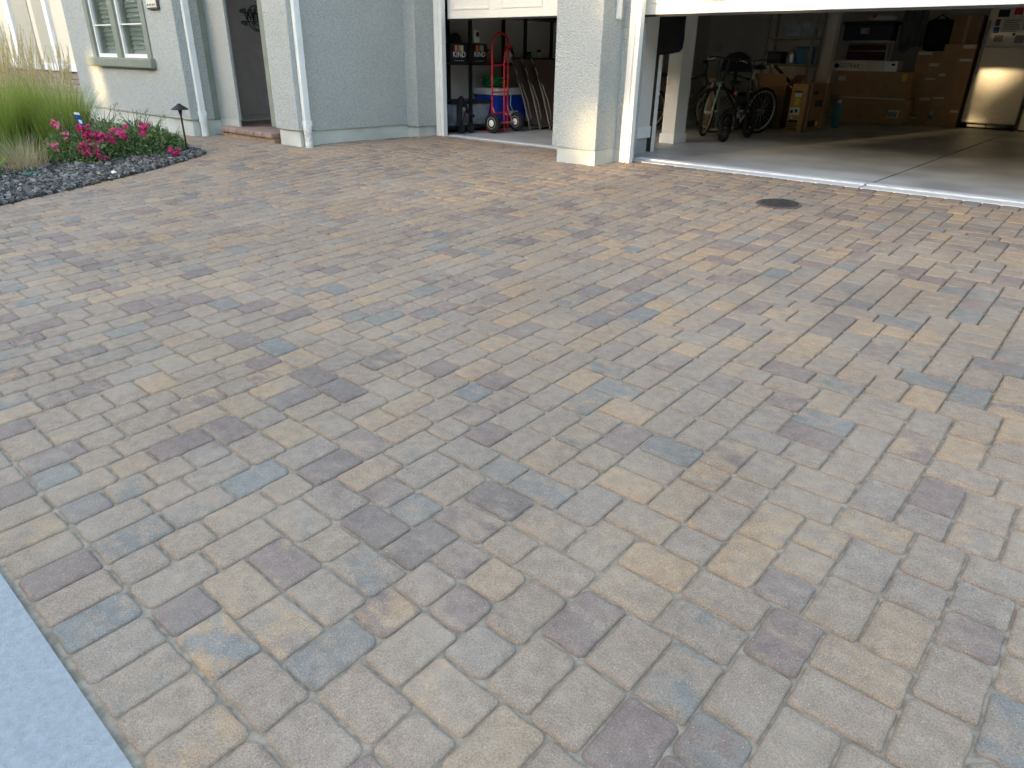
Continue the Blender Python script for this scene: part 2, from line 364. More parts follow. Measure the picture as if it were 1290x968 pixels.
rng = random.Random(11)
U_ = .06675; Y0 = .411; X0 = -15.0; NCX = 270; NCY = 93
def tile_field():
    occ = [[False]*(NCX+4) for _ in range(NCY+4)]
    stones = []; stack = []
    ids = [[-1]*(NCX+6) for _ in range(NCY+6)]; cnt = [0]
    def vrun(r, b):
        k = 0
        while r-1-k >= 0 and k < 12 and ids[r-1-k][b-1] != ids[r-1-k][b]: k += 1
        return k
    def hrun(t, c):
        k = 0
        while c-1-k >= 0 and k < 16 and t < NCY and ids[t-1][c-1-k] != -1 and ids[t-1][c-1-k] != ids[t][c-1-k]: k += 1
        return k
    def options(r, c):
        run = 0
        while c+run < NCX and not occ[r][c+run] and run < 8: run += 1
        open_end = c+run >= NCX
        opts = []
        left_h = NCY-r
        for w_, h_, wt in ((2,2,.34),(3,2,.36),(2,3,.42)):
            if w_ > run and not open_end: continue
            if run-w_ == 1 and not open_end: continue
            hh = min(h_, left_h)
            if left_h-hh == 1 and left_h > 1: wt *= .05
            vr = vrun(r, c+w_)
            if vr >= 3: wt *= .22
            if vr >= 6: wt *= .15
            hr_ = hrun(r+hh, c)
            if hr_ >= 5: wt *= .35
            if hr_ >= 9: wt *= .2
            opts.append((rng.random()**(1/wt), w_, hh))
        opts.sort(reverse=True); return [(a, b) for _, a, b in opts]
    r = c = 0; fails = 0
    cur = None
    while True:
        while r < NCY and all_filled(occ, r): r += 1
        if r >= NCY: break
        c = next(i for i in range(NCX) if not occ[r][i])
        if cur is None: cur = options(r, c)
        if cur:
            w_, h_ = cur.pop(0)
            for a in range(h_):
                for b in range(w_):
                    occ[r+a][c+b] = True; ids[r+a][c+b] = cnt[0]
            cnt[0] += 1; stack.append((r, c, w_, h_, cur)); cur = None
        else:
            fails += 1
            back = min(len(stack), 1+(fails % 40)//8)
            for _ in range(back):
                r, c, w_, h_, cur = stack.pop()
                for a in range(h_):
                    for b in range(w_): occ[r+a][c+b] = False; ids[r+a][c+b] = -1
            if not cur: cur = options(r, c)
            if fails > 60000: break
    return [(c, r, w_, h_) for r, c, w_, h_, _ in stack]
def all_filled(occ, r):
    row = occ[r]
    return all(row[:NCX])
STONES = []   # (cx, cy, w, d)
for c, r, w_, h_ in tile_field():
    STONES.append((X0+(c+w_/2)*U_, Y0+(r+h_/2)*U_, w_*U_, h_*U_))
x = -15.0
while x < 4:                                    # soldier course along the sidewalk
    STONES.append((x+U_, .222+.0925, 2*U_*.985, .186)); x += 2*U_*.985
YT = Y0+NCY*U_
x = -7.7
while x < 4:                                    # soldier course at the garage threshold
    STONES.append((x+U_, YT+.1, 2*U_, .2)); x += 2*U_
for k in range(2):
    x = -7.75+k*.07
    while x < -4.6:
        STONES.append((x+1.5*U_, YT+.2+(k+.5)*2*U_, 3*U_, 2*U_)); x += 3*U_
BED = [(-6.9, .22), (-7.45, 1.70), (-7.92, 2.89), (-8.43, 4.02), (-8.62, 4.14), (-15, 4.0), (-15, .22)]
def in_bed(x, y, mrg):
    # right edge of the bed as x(y)
    if y > 4.05: return False
    e = [(-6.9,.22),(-7.45,1.70),(-7.92,2.89),(-8.47,4.05)]
    for (xa,ya),(xb,yb) in zip(e, e[1:]):
        if ya <= y <= yb: return x < xa+(xb-xa)*(y-ya)/(yb-ya)-mrg
    return x < -6.9-mrg
def keep(s):
    x, y, w_, d_ = s
    if in_bed(x, y, .14): return False
    if x < -9.9 and y > 4.85: return False
    if x < -8.4 and y > 5.25: return False
    if x < -7.85 and y > 5.1: return False
    if -4.85 < x < -4.45 and y > 6.45: return False
    if abs(x+2.157) < .1 and abs(y-5.775) < .1 and math.hypot(x+2.157, y-5.775) < .07: return False
    return True
STONES = [s for s in STONES if keep(s)]
def project(p):
    d = Vector(p)-CAM_LOC; zc = d.dot(_F)
    if zc < .1: return None
    return (645+F_PX*d.dot(_R)/zc, 484-F_PX*d.dot(_U)/zc, zc)
def vis_area(s):
    x, y, w_, d_ = s
    p = project((x, y, zg(x,y)))
    if p is None or not (-30 < p[0] < 1320 and -30 < p[1] < 1000): return 0
    a = project((x+.05, y, zg(x,y))); b = project((x, y+.05, zg(x,y+.05)))
    A = abs((a[0]-p[0])*(b[1]-p[1])-(a[1]-p[1])*(b[0]-p[0]))
    fx = 1 if 5 < p[0] < 1285 and 5 < p[1] < 963 else .3
    return A*w_*d_*fx
order = sorted(range(len(STONES)), key=lambda i: -vis_area(STONES[i]))
single = set(order[:300])
def outline(w_, d_, rg, n):
    """tumbled outline: rounded corners, edges slightly wavy"""
    a, b = w_/2-.0012, d_/2-.0012; rc = .013+rg.random()*.009
    pts = []
    for sx, sy, a0 in ((1,1,0),(-1,1,90),(-1,-1,180),(1,-1,270)):
        cr = rc*(.6+rg.random()*.9)
        for k in range(n):
            t = R(a0+90*k/(n-1))
            pts.append([sx*(a-cr)+cr*math.cos(t), sy*(b-cr)+cr*math.sin(t)])
        # points along the following edge
        nx = {0: (-1,1), 90: (-1,-1), 180: (1,-1), 270: (1,1)}[a0]
        m_ = 3 if n > 2 else 1
        for k in range(1, m_+1):
            f = k/(m_+1); j = rg.uniform(-.0030, .0010)
            if a0 in (0, 180): pts.append([sx*(a-rc)*(1-2*f), sy*(b+j)])
            else: pts.append([sx*(a+j), sy*(b-rc)*(1-2*f)])
    return pts
def stone_geo(w_, d_, rg, hi):
    o = outline(w_, d_, rg, 4 if hi else 2); n = len(o)
    prof = [(0,-.05),(0,-.0130),(.0024,-.0060),(.0066,-.0018),(.0130,0)] if hi else [(0,-.035),(0,-.011),(.0032,-.0035),(.0095,0)]
    vs = []; fs = []
    for ins, z in prof:
        for x, y in o:
            vs.append((x*(1-ins/(w_/2)), y*(1-ins/(d_/2)), z+(rg.uniform(-.0006,.0006) if z > -.01 else 0)))
    for i in range(len(prof)-1):
        for k in range(n):
            k2 = (k+1) % n; fs.append((i*n+k, i*n+k2, (i+1)*n+k2, (i+1)*n+k))
    fs.append(tuple((len(prof)-1)*n+k for k in range(n)))
    return vs, fs
def stone_tint(rg): return (rg.random(), rg.random(), rg.random())
variants = {}
srg = random.Random(5)
field = MB(); ftint = []; flat_faces = []
for i, s in enumerate(STONES):
    x, y, w_, d_ = s
    z = zg(x, y)+srg.uniform(-.0016,.0016)
    tn = stone_tint(srg)
    tx = srg.uniform(-.006,.006); ty = math.atan((zg(x,y+.05)-zg(x,y-.05))/.1)+srg.uniform(-.006,.006); tz = srg.uniform(-.012,.012)
    if i in single:
        key = (round(w_,3), round(d_,3), srg.randrange(9))
        if key not in variants:
            vs, fs = stone_geo(w_, d_, random.Random(hash(key) & 0xffff), True)
            me = bpy.data.meshes.new('paver'); me.from_pydata(vs, [], fs); me.materials.append(M['paver_obj'])
            me.polygons.foreach_set('use_smooth', [True]*(len(me.polygons)-1)+[False]); me.update(); variants[key] = me
        o = bpy.data.objects.new('paver', variants[key]); COL.objects.link(o); o.parent = drive
        o.location = (x, y, z); o.rotation_euler = (ty, tx, tz); o.color = (*tn, 1)
    else:
        vs, fs = stone_geo(w_, d_, srg, vis_area(s) > 0 and y < 5.6)
        mt = Matrix.Translation((x,y,z)) @ Matrix.Rotation(tz,4,'Z') @ Matrix.Rotation(ty,4,'X') @ Matrix.Rotation(tx,4,'Y')
        field.add([mt @ Vector(v) for v in vs], fs); ftint += [tn]*len(vs); flat_faces.append(len(field.f)-1)
fo = stuff(field.build('paver_field', 'paver_attr', drive, smooth='all', tint=ftint))
for k in flat_faces: fo.data.polygons[k].use_smooth = False

# garage floor: slabs with a saw-cut joint between them
gfl = struct(B((-8.3,7.0,-.3),(1.3,16.0,-.06)).build('garage_floor', 'soil'))
for (x0, x1, y0, y1) in ((-8.3,-1.860,7.02,10.0),(-1.838,1.3,7.02,10.0),(-8.3,-1.860,10.006,16.0),(-1.838,1.3,10.006,16.0)):
    yy0 = 7.14 if False else y0
    B((x0,yy0,-.06),(x1,y1,.004)).build('slab', 'floor', gfl)
ap = struct(B((-4.30,6.80,-.25),(-1.858,6.985,.006),.006).build('garage_threshold', 'apron'))
B((-1.840,6.80,-.25),(1.2,6.985,.006),.006).build('threshold_slab', 'apron', ap)
B((-4.30,6.97,-.05),(-1.858,7.09,.020),.008).build('threshold_lip', 'apron', ap)
B((-1.840,6.97,-.05),(1.2,7.09,.020),.008).build('threshold_lip', 'apron', ap)
B((-7.46,7.09,-.25),(-4.9,7.22,.012),.006).build('threshold_slab', 'apron', ap)

# ================================================================== THE HOUSE
H = thing('house', 'grey-green stucco house with open white garage doors and sage trim', 'house', (-7, 7, 0))
ZT = 3.3
def part(name, m, a, b, bev=0, parent=H, label=None):
    o = B(a, b, bev).build(name, m, parent)
    if label: o['label'] = label
    return o
def wall(a, b, zp, pl=None, ins=.03, sides=(1,1,1,1)):
    """stucco block standing on a slightly set-back painted plinth"""
    part('wall', 'stucco', (a[0],a[1],zp), (b[0],b[1],ZT), .012)
    part('plinth', 'plinth', (a[0]+ins*sides[0],a[1]+ins*sides[1],-.35), (b[0]-ins*sides[2],b[1]-ins*sides[3],zp+.004))
# window wing (front face y=4.66), with a window opening
yw = 4.66; wx0, wx1, wz0, wz1 = -12.84, -10.77, .92, 2.3
part('wall', 'stucco', (-13.74,yw,.163),(wx0,5.6,ZT), .01)
part('wall', 'stucco', (wx1,yw,.163),(-9.935,5.0,ZT), .01)
part('wall', 'stucco', (wx0-.01,yw+.002,.163),(wx1+.01,5.0,wz0))
part('wall', 'stucco', (wx0-.01,yw+.002,wz1),(wx1+.01,5.0,ZT))
part('plinth', 'plinth', (-13.70,yw+.028,-.35),(-9.965,5.02,.166))
part('room_wall', 'drywall', (wx0-.3,5.55,.5),(wx1+.3,5.6,2.6))
# recess wall, sage strip and stucco return left of the entry
part('plinth', 'plinth', (-10.08,5.0,-.35),(-9.955,5.10,.155))
part('trim', 'green', (-10.08,5.0,.15),(-9.945,5.085,ZT), .006)
part('wall', 'stucco', (-10.08,5.085,.175),(-9.43,5.125,ZT), .004)
part('wall', 'stucco', (-10.36,5.09,.175),(-10.07,5.3,ZT))
part('plinth', 'plinth', (-10.05,5.09,-.35),(-9.45,5.12,.18))
part('wall', 'stucco', (-10.6,5.28,.1),(-10.352,7.6,ZT))
part('wall', 'stucco', (-8.40,5.6,-.3),(-8.26,7.62,ZT))
part('wall', 'stucco', (-10.4,7.6,.1),(-8.26,7.75,ZT))
part('ceiling', 'stucco', (-10.4,5.0,2.75),(-8.26,7.6,2.85))
part('threshold', 'doorgrey', (-10.35,5.45,.10),(-10.31,6.75,.155))
dr = part('door', 'doorgrey', (-10.345,5.5,.16),(-10.312,6.65,2.4), .004)
part('door_handle', 'bronze', (-10.312,6.50,1.05),(-10.27,6.54,1.25), .008, dr)
# entry pillar and its sage jamb
part('trim', 'green', (-8.525,5.03,.16),(-8.30,5.17,ZT), .006)
wall((-8.32,4.965,0),(-7.815,5.2,0),.156)
# side wall between the pillar and the garage
part('wall', 'stucco', (-8.2,5.19,.15),(-7.825,6.75,ZT))
part('plinth', 'plinth', (-8.17,5.16,-.35),(-7.85,6.75,.153))
# pilaster and left garage jamb
part('wall', 'stucco', (-8.2,6.70,.128),(-7.605,7.06,ZT), .01)
part('plinth', 'plinth', (-8.2,6.73,-.35),(-7.63,7.06,.132))
part('wall', 'stucco', (-8.2,7.05,.128),(-7.55,7.14,ZT))
part('plinth', 'plinth', (-8.2,7.065,-.35),(-7.565,7.14,.13))
def casing(x0, x1, y, side):
    t = part('trim', 'white', (x0,y,0.0),(x1,y+.05,2.5), .006)
    wd = (x1-x0)
    part('trim_bead', 'white', (x0+wd*.30,y-.018,.0),(x0+wd*.55,y+.01,2.5), .005, t)
    part('trim_bead', 'white', (x0+wd*.78,y-.026,.0),(x1+.002,y+.01,2.5), .005, t)
casing(-7.60,-7.425,7.03,1)
# central column between the doors
wall((-4.94,6.28,0),(-4.365,6.66,0),.128, ins=.045, sides=(1.4,.3,0.1,0))
part('wall', 'stucco', (-4.94,6.65,.128),(-4.28,6.95,ZT))
part('plinth', 'plinth', (-4.88,6.66,-.35),(-4.295,6.95,.131))
part('wall', 'stucco', (-5.02,6.95,.0),(-4.5,7.1,ZT))
casing(-4.29,-4.15,6.64,1)
part('wall', 'stucco', (.65,6.6,0),(1.5,7.0,ZT))
part('trim', 'white', (.60,6.62,0),(.68,6.78,2.5), .006)
part('wall', 'stucco', (-7.6,6.98,2.35),(-4.94,7.3,ZT))
part('wall', 'stucco', (-4.3,6.70,2.35),(.7,7.0,ZT))
# sectional doors, partly lowered
def gdoor(x0, x1, y, zb, cols):
    d = bpy.data.objects.new('garage_door', None); COL.objects.link(d); d.parent = H; d.location = Vector((x0,y,zb))-Vector(H.location)
    d['label'] = 'white sectional garage door, half lowered'
    z = zb
    for k in range(2):
        p = B((x0,y,z),(x1,y+.045,z+.50),.006).build('door_section', 'door_white', d)
        wd = (x1-x0)/cols
        for c in range(cols):
            xa = x0+c*wd+.10; xb = x0+(c+1)*wd-.10
            f = MB()
            for a, b in (((xa,y-.010,z+.10),(xb,y+.005,z+.125)),((xa,y-.010,z+.385),(xb,y+.005,z+.41)),((xa,y-.010,z+.125),(xa+.025,y+.005,z+.385)),((xb-.025,y-.010,z+.125),(xb,y+.005,z+.385))): f.box(a, b, None, .004)
            f.build('moulding', 'door_white', p) if False else None
            q = f.build('moulding', 'door_white', d)
        z += .504
    B((x0,y+.005,zb-.02),(x1,y+.035,zb)).build('bottom_seal', 'rubber', d)
gdoor(-7.47,-4.9,7.165,1.455,3)
gdoor(-4.27,.66,6.83,1.42,5)
# garage shell
part('interior_wall', 'dim_wall', (-8.32,7.13,-.3),(-8.2,16.1,2.8))
part('interior_wall', 'dim_wall', (-8.32,16.0,-.3),(1.4,16.12,2.8))
part('interior_wall', 'dim_wall', (1.3,7.0,-.3),(1.42,16.1,2.8))
part('ceiling', 'dim_wall', (-8.32,7.0,2.75),(1.42,16.12,2.85))
st = part('interior_wall', 'drywall', (-4.95,6.99,.17),(-4.52,7.60,2.75))
part('plinth', 'floor', (-4.94,6.98,0),(-4.535,7.59,.172), 0, st)
part('baseboard', 'white', (-4.96,6.985,.172),(-4.507,7.615,.30), .006, st)
po = part('post', 'drywall', (-4.985,8.70,.0),(-4.795,9.0,2.75), .004, label='white boxed garage post with base trim')
part('baseboard', 'white', (-5.00,8.68,.004),(-4.778,9.02,.12), .005, po)
po = part('post', 'dim_wall', (-4.84,13.75,.0),(-4.68,13.95,2.75), .004)
part('outlet', 'outlet', (-7.95,15.985,1.2),(-7.86,16.0,1.36), .003)
part('roof', 'roof', (-14.1,4.35,ZT),(-7.75,16.6,ZT+.2))
part('roof', 'roof', (-7.75,6.15,ZT),(2.0,16.6,ZT+.2))
part('roof', 'roof', (-13.9,7.4,ZT+.2),(1.7,16.3,ZT+1.2))
# downspouts
def downspout(x, y, name_label, worn):
    d = bpy.data.objects.new('downspout', None); COL.objects.link(d); d.parent = H; d.location = Vector((x,y,0))-Vector(H.location); d['label'] = name_label
    z0 = zg(x,y)
    B((x,y-.035,.27),(x+.065,y+.045,ZT),.008).build('pipe', 'spout', d)
    B((x-.008,y-.042,.215),(x+.075,y+.053,.275),.01).build('collar', 'spout', d)
    c = (x+.035, y+.005)
    MB().lathe([(.046,z0-.05),(.046,.13),(.052,.14),(.052,.22)], 18, Matrix.Translation((c[0],c[1],0))).build('lower_pipe', 'spout_worn' if worn else 'spout', d, smooth=True)
downspout(-9.925, 4.80, 'pale square downspout at the window wing corner', False)
downspout(-7.81, 5.06, 'pale downspout with chipped round foot on the entry pillar', True)
# window: two casements in a sage surround
W = bpy.data.objects.new('window', None); COL.objects.link(W); W.parent = H; W.location = Vector((-11.8,yw,wz0))-Vector(H.location)
B((-13.03,yw-.075,.79),(-10.70,yw+.03,.918),.02).build('sill', 'green', W)
for a, b in (((wx0,yw-.018),(wx0+.13,yw+.06)),((-11.93,yw-.018),(-11.76,yw+.06)),((wx1-.13,yw-.018),(wx1,yw+.06))):
    B((a[0],a[1],.918),(b[0],b[1],wz1),.006).build('frame', 'green', W)
B((wx0,yw-.016,wz1-.08),(wx1,yw+.058,wz1+.05),.006).build('frame', 'green', W)
for x0, x1 in ((wx0+.13,-11.93),(-11.76,wx1-.13)):
    s = MB()
    for a, b in (((x0,yw+.02,.92),(x1,yw+.07,.97)),((x0,yw+.02,.97),(x0+.055,yw+.07,2.2)),((x1-.045,yw+.02,.97),(x1,yw+.07,2.2)),((x0,yw+.022,1.345),(x1,yw+.06,1.362))): s.box(a, b)
    s.build('sash', 'white', W)
    B((x0+.05,yw+.05,.965),(x1-.04,yw+.056,2.22)).build('pane', 'glass', W)
    zz_ = 1.0
    while zz_ < 2.2:
        mt = Matrix.Translation((0,yw+.16,zz_)) @ Matrix.Rotation(R(62),4,'X') @ Matrix.Translation((0,-(yw+.16),-zz_))
        B((x0+.06,yw+.125,zz_-.005),(x1-.05,yw+.20,zz_+.005), 0, mt).build('shutter_slat', 'shutter', W); zz_ += .06
    B((x0-.02,yw+.20,.93),(x1+.02,yw+.21,2.25)).build('blind', 'shutter', W)

# brick entry step
ST = thing('entry_step', 'brick landing step with bullnose edge at the front entry', 'step', (-9.0,5.1,-.04))
part_ = lambda n, m, a, b, bev=0: B(a, b, bev).build(n, m, ST)
part_('landing', 'brick', (-10.30,5.20,-.3),(-8.36,7.55,.085))
x = -9.70
while x < -8.42:
    part_('bullnose_brick', 'brick', (x,4.93,.022),(min(x+.214,-8.335),5.20,.092), .022); x += .218
x = -9.68
while x < -8.42:
    part_('riser_brick', 'brick2', (x,4.965,-.2),(min(x+.103,-8.34),5.16,.021), .004); x += .107

# ================================================================== OUTDOOR THINGS
# cleanout lid in the paving
cx, cy = -2.157, 5.775; cz = zg(cx,cy)
lid = thing('drain_lid', 'round dark cast-iron drain lid set in the paving', 'drain cover', (cx,cy,cz))
til = Matrix.Translation((cx,cy,cz)) @ Matrix.Rotation(math.atan(SL),4,'X')
MB().lathe([(.155,-.03),(.155,.004),(.172,.006),(.182,.002),(.184,-.03)], 36, til).build('rim', 'rust', lid, smooth=True)
lm = MB().lathe([(.158,-.02),(.158,.006),(.150,.009),(.001,.009)], 36, til)
for k in range(-5,6):
    for j in range(-5,6):
        px, py = k*.027, j*.027
        if math.hypot(px,py) < .14: lm.box((px-.008,py-.008,.009),(px+.008,py+.008,.0125), til)
lm.build('cover', 'iron', lid)
# gravel bed
def zb(x, y): return zg(x, y)+.006+.03*sstep(0,.5,-(x-edge_x(y)))
def edge_x(y):
    e = [(-6.9,.0),(-7.45,1.70),(-7.92,2.89),(-8.43,4.04),(-8.62,4.16)]
    for (xa,ya),(xb,yb) in zip(e, e[1:]):
        if ya <= y <= yb: return xa+(xb-xa)*(y-ya)/(yb-ya)
    return -6.9
bd = MB(); NX, NY = 30, 44
for j in range(NY+1):
    y = .23+(4.06-.23)*j/NY
    for i in range(NX+1):
        t = (i/NX)**1.6; x = edge_x(y)-.012-t*6.2; bd.v.append((x, y, zb(x,y)))
for j in range(NY):
    for i in range(NX): a = j*(NX+1)+i; bd.f.append((a, a+NX+1, a+NX+2, a+1))
struct(bd.build('planting_bed', 'soil', smooth=True))
crg = random.Random(3); ch = MB(); ct = []
for k in range(9500):
    y = crg.uniform(.9,4.1); d = abs(crg.gauss(0,.55))+.0 if crg.random() < .75 else crg.uniform(0,3.0)
    x = edge_x(y)-d+crg.uniform(-.01,.035)
    r_ = crg.uniform(.010,.026)*(1.35 if crg.random() < .15 else 1)
    z = zb(x,y)+crg.uniform(0,.02)
    mt = Matrix.Translation((x,y,z)) @ Matrix.Rotation(crg.uniform(0,6.28),4,'Z') @ Matrix.Rotation(crg.gauss(0,.5),4,'X') @ Matrix.Rotation(crg.gauss(0,.4),4,'Y')
    sx, sy, sz = r_*crg.uniform(.8,1.5), r_*crg.uniform(.6,1.1), r_*crg.uniform(.25,.6)
    vs = [mt @ Vector((a*sx*crg.uniform(.7,1.2), b*sy*crg.uniform(.7,1.2), c*sz)) for a,b,c in ((1,.3,1),(.2,1,1),(-1,.2,1),(-.2,-1,1),(1.1,.4,-1),(.3,1.1,-1),(-1.1,.2,-1),(-.2,-1.1,-1))]
    ch.add(vs, [(0,1,2,3),(7,6,5,4),(0,4,5,1),(1,5,6,2),(2,6,7,3),(3,7,4,0)])
    t = crg.random()**1.9
    ct += [t]*8
gr_ = stuff(ch.build('gravel', 'chip', None, tint=ct)); gr_['label'] = 'dark slate gravel chips covering the planting bed'; gr_['category'] = 'gravel'
rk = MB(); mt = Matrix.Translation((-8.05,2.86,zb(-8.05,2.86)+.022)) @ Matrix.Diagonal((1.2,.9,.8,1)); rk.lathe([(.006,-.03),(.03,-.015),(.034,.004),(.024,.022),(.006,.03)], 12, mt)
tag(rk.build('pale_stone', 'plaque', None, smooth=True), 'single white pebble among the dark gravel chips', 'stone')
vl = thing('valve_lid', 'small round green irrigation lid in the gravel', 'lid', (-8.62,2.27,-.18))
MB().lathe([(.085,-.22),(.085,-.155),(.078,-.148),(.072,-.150),(.001,-.150)], 24, Matrix.Translation((-8.62,2.27,.0))).build('cover', 'lidgreen', vl, smooth=True)
# path light
lx, ly = -8.66, 3.95; lz = zg(lx,ly)
pl = thing('path_light', 'dark bronze path light on a thin stake at the gravel tip', 'garden lamp', (lx,ly,lz))
MB().tube([(lx,ly,lz-.05),(lx-.008,ly,lz+.47)], [.011,.011], 10).build('stake', 'bronze', pl, smooth=True)
MB().lathe([(.045,0),(.045,.03),(.03,.04),(.012,.045)], 16, Matrix.Translation((lx,ly,lz))).build('base', 'bronze', pl, smooth=True)
hat = MB().lathe([(.012,.43),(.020,.47),(.026,.50),(.022,.507),(.098,.498),(.100,.502),(.062,.530),(.030,.548),(.022,.560),(.006,.566)], 24, Matrix.Translation((lx-.008,ly,lz)))
hat.build('shade', 'bronze', pl, smooth=True)
# yard sign
sx, sy = -9.36, 3.08
ys_ = thing('yard_sign', 'small blue and white yard sign behind the roses', 'sign', (sx,sy,-.15))
MB().tube([(sx,sy,-.2),(sx,sy,.25)], .006, 6).build('stake', 'alu', ys_)
m_ = frame_m((sx,sy,.29), (.45,.62,-.10), (-.08,-.15,1))
MB().box((-.028,-.09,-.004),(.028,.07,.004), m_, .002).build('panel', 'signblue', ys_)
MB().box((-.029,.045,.0035),(.029,.071,.0055), m_).build('panel_print', 'graphite', ys_)
MB().box((-.012,-.05,.0035),(.02,-.01,.0055), m_).build('panel_print', 'graphite', ys_)

def grass(name, label, x, y, n, h, spread, lean, mats, seed, plumes=0, group=None, wid=.0058):
    rg = random.Random(seed); z0 = zb(x,y)-.01
    t = thing(name, label, 'ornamental grass', (x,y,z0), group)
    mb = MB(); tt = []
    for k in range(n):
        a = rg.uniform(0,6.283); r0 = spread*.38*math.sqrt(rg.random()); hh = h*rg.uniform(.5,1.0); ln = lean*rg.uniform(.15,1.0)*hh
        bx, by = x+r0*math.cos(a), y+r0*math.sin(a); a2 = a+rg.gauss(0,.6)
        wv = rg.uniform(.6,1.2)*wid; px, py = -math.sin(a2)*wv, math.cos(a2)*wv
        tn = rg.random(); o = len(mb.v)
        for i in range(5):
            f = i/4; d = ln*f**1.9; zz2 = z0+hh*(f-.22*(ln/hh)*f**3)
            q = 1-f*.9
            mb.v += [(bx+math.cos(a2)*d+px*q, by+math.sin(a2)*d+py*q, zz2),(bx+math.cos(a2)*d-px*q, by+math.sin(a2)*d-py*q, zz2)]; tt += [tn*.7+f*.3]*2
        for i in range(4): mb.f.append((o+2*i,o+2*i+1,o+2*i+3,o+2*i+2))
    stuff(mb.build('blades', mats[0], t, tint=tt))
    if plumes:
        mb = MB(); tt = []
        for k in range(plumes):
            a = rg.uniform(0,6.283); r0 = spread*.3*math.sqrt(rg.random()); hh = h*rg.uniform(1.0,1.38); ln = .22*rg.random()*hh
            bx, by = x+r0*math.cos(a), y+r0*math.sin(a); tn = rg.random()
            P = [Vector((bx+math.cos(a)*ln*f**2, by+math.sin(a)*ln*f**2, z0+hh*f)) for f in (.2,.5,.72,.8,.9,1)]
            o = len(mb.v); mb.tube(P, [.0012,.0012,.0012,.0042,.0036,.001], 4, cap=False); tt += [tn]*(len(mb.v)-o)
            for i in range(14):     # seed hairs
                f = rg.uniform(.70,1.0); c = Vector((bx+math.cos(a)*ln*f*f, by+math.sin(a)*ln*f*f, z0+hh*f)); b = rg.uniform(0,6.283)
                e = c+Vector((math.cos(b)*.018, math.sin(b)*.018, .045)); o = len(mb.v)
                mb.v += [tuple(c), tuple(e), tuple(c+Vector((.004,.003,.012)))]; mb.f.append((o,o+1,o+2)); tt += [tn,1,tn]
        stuff(mb.build('plumes', mats[1], t, tint=tt))
    return t
G1 = 'feather grass clumps in the planting bed'
grass('grass_clump', 'tall green feather grass with tan plumes beside the rose bush', -9.80, 2.98, 1700, .92, .80, .55, ('blade','plume'), 1, 75, G1)
grass('grass_clump', 'tall plumed feather grass at the left edge of the photo', -10.0, 2.42, 1600, 1.0, .80, .5, ('blade','plume'), 2, 80, G1)
grass('grass_clump', 'feather grass clump farthest back, tan plumes against the neighbour wall', -11.2, 3.0, 900, 1.05, .8, .4, ('blade','plume'), 6, 70, G1)
grass('dry_grass', 'dry straw-coloured grass tuft in front of the tall green grass', -9.15, 2.38, 330, .44, .55, 1.15, ('dryblade','plume'), 3, 0, wid=.003)
grass('short_grass', 'short fresh green grass tuft at the left frame edge', -8.80, 1.92, 600, .26, .32, .6, ('blade','plume'), 4, 0)

# rose bush
RB = thing('rose_bush', 'low rose bush with clusters of magenta blooms on dark gravel', 'rose bush', (-8.95,3.3,zg(-8.95,3.3)))
rg = random.Random(8); lf = MB(); lt_ = []; stm = MB()
lobes = [(-9.12,2.82,.0,.22,.30),(-8.88,3.0,-.04,.24,.26),(-9.0,3.2,.04,.26,.34),(-8.92,3.45,.02,.25,.30),(-8.80,3.66,.02,.20,.28),(-8.75,3.84,-.02,.13,.20),(-9.3,3.3,.05,.25,.34),(-9.15,3.6,.05,.25,.30)]
for (x, y, z, r_, h_) in lobes:
    for k in range(9):
        a = rg.uniform(0,6.28); e = Vector((x+r_*math.cos(a)*rg.random(), y+r_*math.sin(a)*rg.random(), z+h_*rg.uniform(.5,1.25)))
        b0 = Vector((x+rg.uniform(-.05,.05), y+rg.uniform(-.05,.05), zg(x,y)))
        stm.tube([b0, b0.lerp(e,.55)+Vector((0,0,.05)), e], [.005,.004,.0015], 5)
    for k in range(1150):
        while True:
            p = Vector((rg.uniform(-1,1), rg.uniform(-1,1), rg.uniform(-1,1)))
            if .35 < p.length < 1: break
        if math.sin(p.x*7+x*31)+math.sin(p.y*8+y*17)+math.sin(p.z*7+1.3) > 1.55: continue
        f = p.length
        c = Vector((x+p.x*r_*1.05, y+p.y*r_*1.05, z+p.z*h_*.75))
        if c.z < zg(c.x,c.y)+.012: continue
        s = rg.uniform(.011,.024)
        d = (p+Vector((rg.gauss(0,.6), rg.gauss(0,.6), rg.gauss(.2,.5)))).normalized(); q = d.cross(Vector((rg.gauss(0,1), rg.gauss(0,1), rg.gauss(0,1)))).normalized(); n_ = d.cross(q)
        o = len(lf.v)
        lf.v += [tuple(c-d*s), tuple(c+q*s*.6+n_*s*.15), tuple(c+d*s), tuple(c-q*s*.6+n_*s*.15)]; lf.f.append((o,o+1,o+2,o+3))
        t = rg.random()*.7+(.3 if rg.random() < .15 else 0); lt_ += [t]*4
